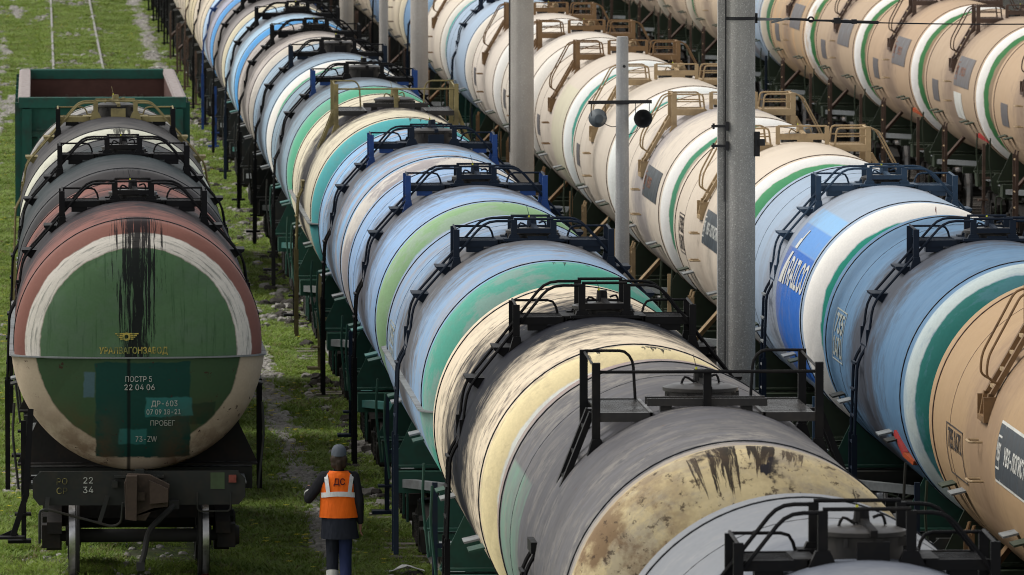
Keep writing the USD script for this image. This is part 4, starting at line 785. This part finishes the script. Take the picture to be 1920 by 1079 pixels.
# ------------------------------------------------------------------ poles, loudspeakers, wire
def concrete(name, col, speck):
    g = G(); P = g.n('texture_coordinate', 'object'); a = g.noise(P, 2.0, 5.0); b = g.noise(P, 55.0, 3.0, .7); v = g.noise(g.n('mapping', 'vector', vector=P, scale=(9, 9, .5)), 1.0, 4.0)
    c = g.mix(g.rng(a, .35, .65, 0, .5), col, tuple(x * .72 for x in col)); c = g.mix(g.rng(v, .55, .75, 0, .45), c, tuple(x * .6 for x in col))
    c = g.mix(g.m('multiply', g.rng(b, .58, .64), speck), c, tuple(min(.7, x * 1.9) for x in col)); c = g.mix(g.m('multiply', g.rng(b, .40, .34), speck * .8), c, tuple(x * .5 for x in col))
    return g.made(name, g.n('principled_bsdf', 'BSDF', base_color=c, roughness=.9, normal=g.n('bump', 'normal', height=b, strength=.6, distance=.012)))
C1, C2 = concrete('speckled_concrete', (.33, .32, .295), .75), concrete('pale_concrete', (.40, .37, .335), .3)
def pole(x, y, r0, r1, h, mat, label, group=None):
    t = thing('concrete_pole', label, 'pole', (x, y, -.2), group=group)
    m = MB(); m.lathe([(0, h), (r1 - .02, h), (r1, h - .02), (r0, 0), (0, 0)], n=36); part('shaft', m.mesh(), mat, t, smooth=40)
    return t
p1 = pole(8.55, 97.0, .197, .172, 12.5, C1, 'thick speckled concrete pole with a side strip and clamps between the middle and right trains')
m = MB(); m.box((-.275, -.06, 0), (-.178, .05, 12.0)); part('side_strip', m.mesh(), C1, p1)
m = MB(); m.tube([(-.185, -.10, 1.5), (-.187, -.10, 7.2)], .007, 5); m.tube([(-.20, -.09, 4.7), (-.205, -.09, 6.3)], .005, 5); part('cable', m.mesh(), K['black_iron'], p1)
for z in (5.62, 5.38):
    m = MB(); m.bar((-.36, -.12, z), (-.15, -.12, z), .03, .03); m.box((-.19, -.15, z - .055), (-.15, -.10, z + .055)); m.box((-.345, -.14, z - .035), (-.32, -.10, z + .035)); part('clamp', m.mesh(), K['black_iron'], p1)
m = MB(); m.box((.175, -.1, 5.25), (.235, -.03, 5.55)); m.lathe([(0, .04), (.05, .04), (.05, -.04), (0, -.04)], (.25, -.08, 5.42), n=10); part('insulator', m.mesh(), K['black_iron'], p1)
m = MB(); m.lathe([(.178, .02), (.19, .018), (.19, -.018), (.178, -.02)], (0, 0, 6.93), n=28); m.box((.17, -.04, 6.87), (.21, .04, 6.99)); part('cable_collar', m.mesh(), K['black_iron'], p1)
for x, y, r, lab in ((8.51, 140.2, .222, 'plain tall concrete pole left of the loudspeaker post'), (8.45, 176.6, .205, 'weathered concrete pole with tarry foot, third from the right'), (8.5, 195.9, .115, 'slender pale pole between the third and the farthest thick poles'), (8.6, 222.0, .205, 'brownish concrete pole at the top edge, farthest of the row')):
    q = pole(x, y, r, r * .88, 12.5, C2, lab)
    if y < 150:
        m = MB(); m.tube([(-r - .0, -.05, 3.2), (-r + .004, -.05, 7.5)], .012, 5); part('cable', m.mesh(), K['black_iron'], q)
anchor = pole(15.75, 97.6, .19, .17, 12.5, C1, 'concrete pole outside the right edge that holds the span wire')
sp = thing('loudspeaker_post', 'slim grey concrete post with a crossarm, standing in front of the beige tank cars', 'post', (8.455, 115.3, -.2))
m = MB(); m.lathe([(0, 6.08), (.080, 6.08), (.086, 6.06), (.122, 0), (0, 0)], n=24); part('shaft', m.mesh(), concrete('post_concrete', (.36, .355, .345), .3), sp, smooth=40)
m = MB(); m.bar((-.50, -.10, 5.13), (.42, -.10, 5.14), .05, .05); m.lathe([(.085, .02), (.103, .02), (.103, -.02), (.085, -.02)], (0, 0, 5.12), n=18); part('crossarm', m.mesh(), K['black_iron'], sp)
m = MB(); m.lathe([(0, .012), (.022, .012), (.022, -.004), (0, -.004)], (.02, -.086, 5.65), 'y', 12); part('bolt_hole', m.mesh(), K['black_iron'], sp)
def horn(x, facing, label):
    h = thing('horn_loudspeaker', label, 'loudspeaker', (8.455 + x, 115.2, 4.70))
    pr = [(.135, .12), (.125, .11), (.085, .02), (.05, -.06), (.06, -.07), (.065, -.14), (.05, -.15), (0, -.15)]
    inn = [(0, -.02), (.03, -.015), (.075, .03), (.118, .115), (.135, .12)]
    m = MB(); m.lathe([(r, y * facing) for r, y in pr][::facing], (0, 0, 0), 'y', 28); part('bell', m.mesh(), K['horn_grey'], h, smooth=40)
    m = MB(); m.lathe([(r, y * facing) for r, y in inn][::facing], (0, 0, 0), 'y', 28); part('throat', m.mesh(), K['black_iron'], h, smooth=40)
    m = MB()
    for s in (-.1, .1): m.tube([(s, 0, .03), (s, .0, .215)], .006, 5)
    part('hanger', m.mesh(), K['black_iron'], h)
    m = MB(); m.tube(bend([(.05, .1, -.05), (.2, .1, -.14), (.36, .08, -.1)] if facing > 0 else [(-.05, .1, -.1), (-.08, .1, -.2), (-.2, .1, -.24)], .08), .006, 5); part('lead', m.mesh(), K['black_iron'], h)
horn(-.355, 1, 'round grey loudspeaker seen from behind, left end of the crossarm')
horn(.285, -1, 'round loudspeaker with its dark mouth open, right end of the crossarm')
w = thing('span_wire', 'thin dark wire with turnbuckle running right from the thick concrete pole', 'wire')
za = 6.73
pts = [(8.75 + t * 6.85, 97.0 + t * .6, za - .10 * 4 * t * (1 - t) + .02 * t) for t in np.linspace(0, 1, 20)]
m = MB(); m.tube(pts, .009, 6); part('cable', m.mesh(), K['black_iron'], w)
m = MB(); m.box((8.74, 96.96, za - .03), (9.05, 97.02, za + .0)); m.bar((8.93, 96.93, za - .05), (9.14, 96.95, za + .0), .09, .02); part('bracket', m.mesh(), K['pale_steel'], w)
m = MB(); m.lathe([(.02, .012), (.04, .012), (.04, -.012), (.02, -.012)], (9.42, 97.05, za - .02), 'y', 12); m.tube([(9.14, 97.0, za - .01), (9.38, 97.03, za - .02)], .016, 6); m.tube([(9.46, 97.04, za - .03), (9.68, 97.06, za - .035)], .014, 6); m.box((9.70, 97.02, za - .07), (9.78, 97.12, za - .0)); m.tube([(9.68, 97.06, za - .04), (10.25, 97.1, za - .06)], .022, 6); m.box((9.92, 97.04, za - .075), (9.98, 97.14, za - .02)); part('turnbuckle', m.mesh(), K['black_iron'], w)

# ------------------------------------------------------------------ the walking worker
def hulls(bones, rl=.03, it=8):
    """bones: ((p, r), (q, r)) pairs; returns one smooth trimesh."""
    tot = None
    for (p, r), (q, s) in bones:
        a = m3.Manifold.sphere(r, 20).translate(list(map(float, p))); b = m3.Manifold.sphere(s, 20).translate(list(map(float, q)))
        h = m3.Manifold.batch_hull([a, b]); tot = h if tot is None else tot + h
    tot = tot.refine_to_length(rl); mm = tot.to_mesh(); t = trimesh.Trimesh(mm.vert_properties[:, :3], mm.tri_verts, process=True)
    trimesh.smoothing.filter_taubin(t, iterations=it); return t
def squash(t, c, s): t.vertices = (t.vertices - c) * s + c; return t
def cloth(name, col, rough=.85, w=.12):
    g = G(); P = g.n('texture_coordinate', 'object'); a = g.noise(P, 9.0, 4.0); f = g.n('wave_texture', 'fac', vector=P, scale=5.0, distortion=7.0, detail=2.0)
    c = g.mix(g.rng(a, .3, .7, 0, .35), col, tuple(x * .7 for x in col))
    return g.made(name, g.n('principled_bsdf', 'BSDF', base_color=c, roughness=rough, normal=g.n('bump', 'normal', height=g.noise(g.n('mapping', 'vector', vector=P, scale=(1, 1, .45)), 7.0, 3.0), strength=.7, distance=w * .35), specular_ior_level=.25))
PX, PY, PZ = 3.60, 95.5, -.14
man = thing('person', 'person walking away in orange vest, dark coat and grey cap beside the path', 'person', (PX, PY, PZ), math.radians(-2)); UsdGeom.Xformable(man).AddScaleOp().Set(Gf.Vec3f(.90, .95, 1.0))
skin = paint('skin', (.36, .20, .14), .55, var=.1, gamt=.05)
hip, kneeL, ankL, kneeR, ankR = (0, 0, .92), (-.085, .10, .50), (-.09, -.02, .10), (.085, .02, .49), (.095, -.16, .11)
shL, elL, wrL = (-.20, 0, 1.42), (-.40, .04, 1.17), (-.40, .27, 1.25)
shR, elR, wrR = (.20, 0, 1.42), (.27, -.05, 1.13), (.285, .02, .86)
bb = [(((0, 0, 1.50), .055), ((0, .01, 1.60), .055)), (((0, .01, 1.68), .088), ((0, .035, 1.62), .075)), (((0, .0, 1.73), .085), ((0, .05, 1.66), .07)),
      (((-.15, 0, 1.42), .06), ((.15, 0, 1.42), .06)), (((0, 0, 1.40), .10), ((0, 0, 1.05), .11)), (((-.08, 0, .95), .09), ((.08, 0, .95), .09)),
      (((-.09, 0, .92), .085), (kneeL, .055)), ((kneeL, .055), (ankL, .038)), (((.09, 0, .92), .085), (kneeR, .055)), ((kneeR, .055), (ankR, .038)),
      ((shL, .055), (elL, .04)), ((elL, .04), (wrL, .028)), ((shR, .055), (elR, .04)), ((elR, .04), (wrR, .028)),
      (((0, .12, 1.655), .014), ((0, .135, 1.645), .012)), (((-.088, .01, 1.665), .016), ((-.088, .015, 1.64), .012)), (((.088, .01, 1.665), .016), ((.088, .015, 1.64), .012))]
for wr, d, th in ((wrR, np.array([0.0, .05, -1.0]), np.array([-.5, .8, -.3])), (wrL, np.array([.1, 1.0, .1]), np.array([.9, .3, .4]))):
    wr = np.array(wr); d = d / np.linalg.norm(d); side = np.cross(d, [1.0, 0, 0]) if abs(d[0]) < .5 else np.cross(d, [0, 0, 1.0]); side /= np.linalg.norm(side)
    palm = wr + d * .06; bb += [((wr, .026), (palm + side * .02, .021)), ((wr, .026), (palm - side * .022, .020))]
    inw = np.cross(side, d) * (.35 if wr[0] > 0 else -.35)
    for k, (o, L) in enumerate(((.030, .062), (.010, .072), (-.011, .068), (-.030, .054))):
        a = palm + side * o + d * .01; b = a + (d + inw * .5) * L * .55; c = b + (d * .7 + inw * 1.6) * L * .5; bb += [((a, .0095), (b, .009)), ((b, .009), (c, .008))]
    th = th / np.linalg.norm(th); bb += [((wr + d * .02 + side * .022, .012), (wr + d * .05 + side * .045, .010)), ((wr + d * .05 + side * .045, .010), (wr + d * .085 + side * .04, .009))]
part('body', hulls(bb, .022, 6), skin, man, smooth=True)
NAVY, BLK, JEAN = cloth('navy_coat', (.016, .019, .030)), cloth('black_sleeve', (.012, .012, .016)), cloth('blue_trousers', (.018, .028, .085))
tor = hulls([(((-.13, 0, 1.40), .105), ((.13, 0, 1.40), .105)), (((-.12, 0, 1.40), .11), ((-.12, -.005, .98), .12)), (((.12, 0, 1.40), .11), ((.12, -.005, .98), .12)), (((0, -.02, 1.42), .10), ((0, 0, 1.0), .14)), (((0, 0, 1.46), .08), ((0, .005, 1.53), .062)),
  ((shL, .082), (elL, .066)), ((elL, .066), (wrL, .048)), ((shR, .08), (elR, .064)), ((elR, .064), ((.284, .01, .90), .047))], .03, 8)
part('jacket', tor, BLK, man, smooth=True)
def skirt(rings_, n=48, thick=.012, fold=.0):
    V, F = [], []
    for k, (z, rx, ry, cx, cy) in enumerate(rings_):
        a = np.linspace(0, 2 * math.pi, n, endpoint=False); wv = 1 + fold * (k / len(rings_)) * np.sin(a * 7 + 1)
        V.append(np.stack([cx + np.cos(a) * rx * wv, cy + np.sin(a) * ry * wv, np.full(n, z)], -1))
    for k, (z, rx, ry, cx, cy) in reversed(list(enumerate(rings_))):
        a = np.linspace(0, 2 * math.pi, n, endpoint=False); wv = 1 + fold * (k / len(rings_)) * np.sin(a * 7 + 1)
        V.append(np.stack([cx + np.cos(a) * (rx - thick) * wv, cy + np.sin(a) * (ry - thick) * wv, np.full(n, z)], -1))
    M = len(V); V = np.vstack(V)
    for k in range(M):
        k2 = (k + 1) % M
        for j in range(n):
            j2 = (j + 1) % n; F += [[k * n + j, k2 * n + j, k2 * n + j2], [k * n + j, k2 * n + j2, k * n + j2]]
    t = trimesh.Trimesh(V, F, process=False); trimesh.repair.fix_normals(t); return t
part('coat_skirt', skirt([(1.06, .225, .150, 0, 0), (.95, .232, .165, 0, 0), (.80, .242, .175, .005, 0), (.69, .258, .182, .012, 0)], fold=.012), NAVY, man, smooth=True)
for kn, an, nm, mt in ((kneeL, ankL, 'trouser_leg', NAVY), (kneeR, ankR, 'trouser_leg', JEAN)):
    s = -1 if kn[0] < 0 else 1
    t = hulls([(((s * .09, 0, .90), .10), (kn, .085)), ((kn, .085), ((an[0], an[1], .13), .072))], .03, 6); lp = part(nm, t, mt, man, smooth=True)
    if s < 0:
        m = MB(); P0 = np.array(kn) + (np.array(an) - kn) * .52; P1 = np.array(kn) + (np.array(an) - kn) * .70; m.tube([P0, P1], [.086, .083], 20); part('reflective_band', m.mesh(), K['white_mark'], lp, smooth=30)
    sh = hulls([(((an[0], an[1] - .04, .05), .05), ((an[0] + s * .01, an[1] + .15, .035), .036)), (((an[0], an[1], .10), .055), ((an[0], an[1] - .02, .06), .052))], .025, 4); sh.vertices[:, 2] = np.maximum(sh.vertices[:, 2], 0.0); part('shoe', sh, K['black_fit'], man, smooth=True)
VEST = cloth('orange_vest', (.92, .155, .008), .7, .10)
vr = [(1.505, .13, .085, 0, -.005), (1.475, .185, .118, 0, -.005), (1.42, .232, .134, 0, 0), (1.33, .240, .146, 0, 0), (1.20, .246, .152, 0, 0), (1.08, .252, .160, .0, 0), (.945, .264, .174, 0, 0)]
v = skirt(vr, fold=.006); vest = part('vest', v, VEST, man, smooth=True)
# reflective tape follows the back of the vest
def vest_y(x, z):
    zs = [r[0] for r in vr][::-1]; rx = np.interp(z, zs, [r[1] for r in vr][::-1]); ry = np.interp(z, zs, [r[2] for r in vr][::-1])
    return -ry * np.sqrt(np.clip(1 - (x / (rx + .004)) ** 2, 0.0, 1))
def tape(poly_fn, n=14):
    V, F = [], []
    for k in range(n):
        for (x, z) in poly_fn(k / (n - 1)):
            for o in (.006, .013): V.append((x, vest_y(x, z) - o, z))
    for k in range(n - 1):
        b = k * 4; c = b + 4; F += [[b + 1, b + 3, c + 3], [b + 1, c + 3, c + 1], [b, c + 2, b + 2], [b, c, c + 2], [b, b + 1, c + 1], [b, c + 1, c], [b + 2, c + 3, b + 3], [b + 2, c + 2, c + 3]]
    t = trimesh.Trimesh(V, F, process=False); trimesh.repair.fix_normals(t); return t
TAPE = paint('reflective_tape', (.74, .74, .74), .5, gamt=.08)
for s in (-1, 1):
    part('reflective_tape', tape(lambda t: [(s * (.175 - .035 * t) - .026, 1.468 - .235 * t), (s * (.175 - .035 * t) + .026, 1.468 - .235 * t)]), TAPE, vest)
part('reflective_tape', tape(lambda t: [(-.238 + .476 * t, 1.185 + .02 * math.sin(t * 3.1)), (-.238 + .476 * t, 1.243 + .02 * math.sin(t * 3.1))], 30), TAPE, vest)
m = meshkit.text_mesh('ДС', .075, .003, True); tv, tf = sub(m, .04); tv = np.array(tv); tv[:, 0] -= tv[:, 0].mean(); tz = tv[:, 1] + 1.345
part('lettering', (np.stack([tv[:, 0] + .01, vest_y(tv[:, 0], tz) - .009 - tv[:, 2], tz], -1), np.array(tf)), paint('dark_red_print', (.12, .012, .015), .7), vest)
hair = hulls([(((-.05, -.02, 1.64), .07), ((.05, -.02, 1.64), .07)), (((-.055, -.03, 1.58), .055), ((.055, -.03, 1.58), .055)), (((0, -.05, 1.60), .06), ((0, -.04, 1.52), .05))], .025, 5)
part('hair', hair, cloth('brown_hair', (.035, .022, .014), .6, .15), man, smooth=True)
cp = MB(); cp.lathe([(0, .105), (.03, .103), (.065, .088), (.09, .055), (.101, .015), (.103, -.035), (.097, -.035), (.09, -.02), (0, -.02)], (0, .01, 1.715), n=32)
cap = part('cap', cp.mesh(), cloth('grey_cap', (.10, .115, .14), .8, .05), man, smooth=50)
m = MB(); m.lathe([(0, .008), (.012, .006), (.014, 0), (0, 0)], (0, .01, 1.819), n=10); part('cap_button', m.mesh(), K['black_fit'], cap)
m = MB(); br = [(-.08, .085), (-.06, .16), (0, .195), (.06, .16), (.08, .085)]; m.prism(br, 1.68, 1.692, 'z'); part('cap_peak', m.mesh(), K['black_fit'], cap)
m = MB(); m.tube([np.array(elL) + (np.array(wrL) - elL) * .35, np.array(elL) + (np.array(wrL) - elL) * .47], .066, 16); part('sleeve_band', m.mesh(), K['white_mark'], man)

# ------------------------------------------------------------------ small things on the ground
def gz(x, y): return float(gh(np.array([[x]]), np.array([[y]]))[0, 0])
ch = thing('wheel_chock', 'red wheel chock on the right-hand rail in front of the nearest left tank car', 'wheel chock', (LX + .796, 96.9, 0))
m = MB(); m.box((-.05, -.22, .002), (.05, .16, .02)); part('sole', m.mesh(), K['red_paint'], ch)
m = MB(); m.prism([(-.14, .02), (.12, .02), (.10, .13), (.03, .15)], -.045, .045, 'x'); m.box((-.06, -.14, .13), (.06, -.11, .17)); part('wedge', m.mesh(), K['red_paint'], ch)
m = MB(); m.box((-.03, -.17, .05), (.03, -.155, .10)); part('label_plate', m.mesh(), K['white_mark'], ch)
rnd = random.Random(4)
for x, y, sx, lab in ((4.53, 98.0, .22, 'crumpled white plastic strip in the grass by the middle train'), (3.98, 273.0, .35, 'white scrap on the far path, upper one'), (3.92, 259.5, .30, 'white scrap beside the far path, lower one'), (4.85, 255.0, .35, 'white scrap near the corner of the open wagon')):
    n = 9; X, Y = np.meshgrid(np.linspace(-sx, sx, n), np.linspace(-.12, .12, 5)); Z = .05 + .06 * meshkit.fbm(np.stack([X * 9 + x, Y * 9, X * 0], -1), 3, 2) + .03 * np.cos(X * 14)
    V = np.stack([X + x, Y + y, Z + gz(x, y) + .05], -1).reshape(-1, 3); i, j = np.meshgrid(np.arange(4), np.arange(n - 1), indexing='ij'); q = (i * n + j).ravel(); F = np.vstack([np.stack([q, q + 1, q + n + 1], -1), np.stack([q, q + n + 1, q + n], -1)])
    V = np.vstack([V, V - [0, 0, .006]]); F = np.vstack([F, F[:, ::-1] + len(V) // 2])
    part('litter', (V, F), K['litter_white'], label=lab, category='litter')

# grass, stones and flowers
def leafmat(name, c1, c2):
    g = G(); r = g.n('object_info', 'random'); P = g.n('geometry', 'position'); a = g.noise(P, .5, 4.0)
    t = g.m('add', g.m('multiply', r, .5), g.m('multiply_add', a, 1.4, -.45)); c = g.mix(g.rng(t, 0, 1), c1, c2)
    d = g.n('principled_bsdf', 'BSDF', base_color=c, roughness=.6, specular_ior_level=.25); tr = g.n('translucent_bsdf', 'BSDF', color=c)
    return g.made(name, g.n('mix_closure', 'closure', fac=.3, closure1=d, closure2=tr))
LEAF, DRY = leafmat('grass_blades', (.105, .18, .026), (.24, .315, .06)), leafmat('dry_grass_blades', (.20, .18, .075), (.15, .18, .05))
PET = paint('yellow_petals', (.62, .52, .02), .6, gamt=.05)
STN = [paint('ballast_grey', (.30, .285, .265), .9, gamt=.5, grime=(.09, .075, .06), scale=14), paint('ballast_pale', (.38, .365, .34), .9, gamt=.4, grime=(.15, .12, .1), scale=14), paint('clod_dark', (.055, .05, .045), .95, gamt=.4, scale=14)]
rg = np.random.default_rng(7)
def clump(nb, h, spread, w=.008, flower=False):
    V, F = [], []
    for k in range(nb):
        a = rg.random() * 6.283; r = spread * math.sqrt(rg.random()); bx, by = r * math.cos(a), r * math.sin(a); L = h * (.55 + .6 * rg.random()); ln = (.15 + .65 * rg.random()) * L; d = rg.random() * 6.283; e = d + 1.57; b = len(V)
        for t, ww in ((0, 1), (.45, .9), (.8, .55)):
            cx, cy, cz = bx + math.cos(d) * ln * t * t, by + math.sin(d) * ln * t * t, L * (t - .25 * t * t * ln / L)
            V += [(cx - math.cos(e) * w * ww, cy - math.sin(e) * w * ww, cz), (cx + math.cos(e) * w * ww, cy + math.sin(e) * w * ww, cz)]
        V.append((bx + math.cos(d) * ln, by + math.sin(d) * ln, L * .82)); F += [[b, b + 1, b + 3], [b, b + 3, b + 2], [b + 2, b + 3, b + 5], [b + 2, b + 5, b + 4], [b + 4, b + 5, b + 6]]
    return (np.array(V), np.array(F))
def instancer(name, protos, pos, idx, scale, yaw, **kw):
    pi = UsdGeom.PointInstancer.Define(stage, '/World/' + name); path = '/World/' + name
    tg = []
    for k, (ms, mt) in enumerate(protos):
        pp = f'{path}/{name}_kind' + ('' if k == 0 else f'_{k:03d}'); usdkit.mesh(stage, pp, ms, mt, smooth=False); tg.append(pp)
    pi.CreatePrototypesRel().SetTargets(tg); pi.CreatePositionsAttr(Vt.Vec3fArray.FromNumpy(pos.astype(np.float32))); pi.CreateProtoIndicesAttr(Vt.IntArray.FromNumpy(idx.astype(np.int32)))
    pi.CreateScalesAttr(Vt.Vec3fArray.FromNumpy(scale.astype(np.float32)))
    h = yaw / 2; pi.CreateOrientationsAttr(Vt.QuathArray([Gf.Quath(float(math.cos(q)), 0.0, 0.0, float(math.sin(q))) for q in h]))
    data(pi.GetPrim(), kind='stuff', **kw)
def pathx(Y): return 3.72 + .25 * (meshkit.fbm(np.stack([Y * .05, Y * 0, Y * 0 + 3], -1), 3, 9) - .5) + .0016 * (Y - 110)
def pathmask(X, Y):
    w = meshkit.fbm(np.stack([Y * .05, X * 0, X * 0 + 3], -1), 3, 9) - .5; n = meshkit.fbm(np.stack([X * 1.5, Y * .5, X * 0], -1), 4, 21)
    a = np.exp(-((X - pathx(Y)) / (.19 + .2 * (n - .42))) ** 4)
    b = np.exp(-((X + .78) / .42) ** 4) * (meshkit.fbm(np.stack([X * 1.5, Y * .06, X * 0], -1), 3, 81) > .55)
    c = np.exp(-((X - LX - .06) / .62) ** 2) * np.clip((meshkit.fbm(np.stack([X * .8, Y * .2, X * 0 + 8], -1), 4, 31) - .40) * 6, 0, 1) * .9
    d = np.clip((meshkit.fbm(np.stack([X * .9, Y * .22, X * 0 + 5], -1), 4, 41) - .56) * 9, 0, 1) * .85
    e = np.clip((X - 4.75) / .35, 0, 1)
    rail = np.maximum.reduce([np.exp(-((np.abs(X - LX - LS * (Y - 100)) - .80) / .17) ** 4)])
    return np.clip(np.maximum.reduce([a, b, c, d, e]), 0, 1), rail
def scatter(n, x0, x1, y0, y1, bias):
    t = rg.random(n); Y = y0 * (y1 / y0) ** (t ** bias); X = x0 + (x1 - x0) * rg.random(n); return X, Y
X, Y = scatter(190000, -2.6, 5.6, 88, 345, 1.0)
pm, rl = pathmask(X, Y); keep = rg.random(len(X)) > np.maximum(pm * .97, rl * .93); X, Y = X[keep], Y[keep]
hn = meshkit.fbm(np.stack([X * 1.1, Y * .5, X * 0], -1), 4, 51)
far_s = np.clip((Y / 100.0) ** .55, 1, 2.0); sc = .40 + 1.1 * np.clip((hn - .28) * 2, 0, 1)
protos = [(clump(16, .15, .10), LEAF), (clump(14, .19, .09), LEAF), (clump(20, .10, .12), LEAF), (clump(12, .16, .10), DRY)]
idx = rg.choice(4, len(X), p=[.33, .22, .33, .12])
instancer('grass', protos, np.stack([X, Y, gh(X, Y) - .01], -1), idx, np.stack([sc * far_s, sc * far_s, sc * .62], -1), rg.random(len(X)) * 6.283, label='short green grass growing between and beside the tracks', category='grass')
def stone(seed, flat=.65):
    s = trimesh.creation.icosphere(subdivisions=1, radius=1.0); q = np.random.default_rng(seed); s.vertices *= (.75 + .5 * q.random(len(s.vertices)))[:, None]; s.vertices *= [1, 1, flat]; return (np.array(s.vertices), np.array(s.faces))
X, Y = scatter(60000, -2.6, 9.8, 70, 345, 1.0); pm, rl = pathmask(X, Y); keep = rg.random(len(X)) < np.where(X > 4.9, .35, pm ** 1.3 * .8); X, Y = X[keep], Y[keep]
Y2 = 90 * (345 / 90) ** rg.random(19000); X2 = pathx(Y2) + .12 * rg.standard_normal(len(Y2)); Y3 = 100 * 3.4 ** rg.random(30000); X3 = -.78 + .26 * rg.standard_normal(len(Y3)); k3 = meshkit.fbm(np.stack([X3 * 1.5, Y3 * .06, X3 * 0], -1), 3, 81) > .555; X, Y = np.concatenate([X, X2, X3[k3]]), np.concatenate([Y, Y2, Y3[k3]])
s = (.018 + .045 * rg.random(len(X)) ** 2.2) * np.clip((Y / 100) ** .5, 1, 1.7); idx = np.where(X > 4.6, np.where(rg.random(len(X)) < .8, 4, 2), rg.choice(4, len(X)))
instancer('gravel', [(stone(1), STN[0]), (stone(2), STN[0]), (stone(3), STN[1]), (stone(4, .8), STN[0]), (stone(5), STN[2])], np.stack([X, Y, gh(X, Y) + s * .2], -1), idx, np.stack([s, s, s], -1), rg.random(len(X)) * 6.283, label='grey ballast stones along the worn footpaths and under the trains', category='gravel')
# dark clods along the foot of the middle train
X = 4.62 + .22 * rg.standard_normal(900); Y = 90 + 150 * rg.random(900) ** 1.3; cm = meshkit.fbm(np.stack([X * 0, Y * .35, X * 0], -1), 3, 61); keep = cm > .50; X, Y = X[keep], Y[keep]; s = .04 + .09 * rg.random(len(X)) ** 2
instancer('clods', [(stone(8, .8), STN[2]), (stone(9, .7), STN[2]), (stone(10, .7), STN[0])], np.stack([X, Y, gh(X, Y) + s * .3], -1), rg.integers(0, 3, len(X)), np.stack([s, s, s], -1), rg.random(len(X)) * 6.283, label='dark lumps of oily earth and stone along the foot of the middle train', category='debris')
fl = MB()
for k in range(5): a = k * 1.2566; fl.add([(0, 0, .07), (.028 * math.cos(a - .5), .028 * math.sin(a - .5), .078), (.034 * math.cos(a), .034 * math.sin(a), .075), (.028 * math.cos(a + .5), .028 * math.sin(a + .5), .078)], [[0, 1, 2], [0, 2, 3]])
X, Y = scatter(9000, -2.6, 4.6, 88, 330, 1.0); fm = meshkit.fbm(np.stack([X * .8, Y * .22, X * 0], -1), 3, 71); keep = (fm > .57) & (rg.random(len(X)) < .55); X, Y = X[keep], Y[keep]; s = .7 + .7 * rg.random(len(X))
instancer('yellow_flowers', [(fl.mesh(), PET)], np.stack([X, Y, gh(X, Y)], -1), np.zeros(len(X)), np.stack([s, s, s], -1), rg.random(len(X)) * 6.283, label='small yellow wild flowers scattered through the grass', category='flowers')
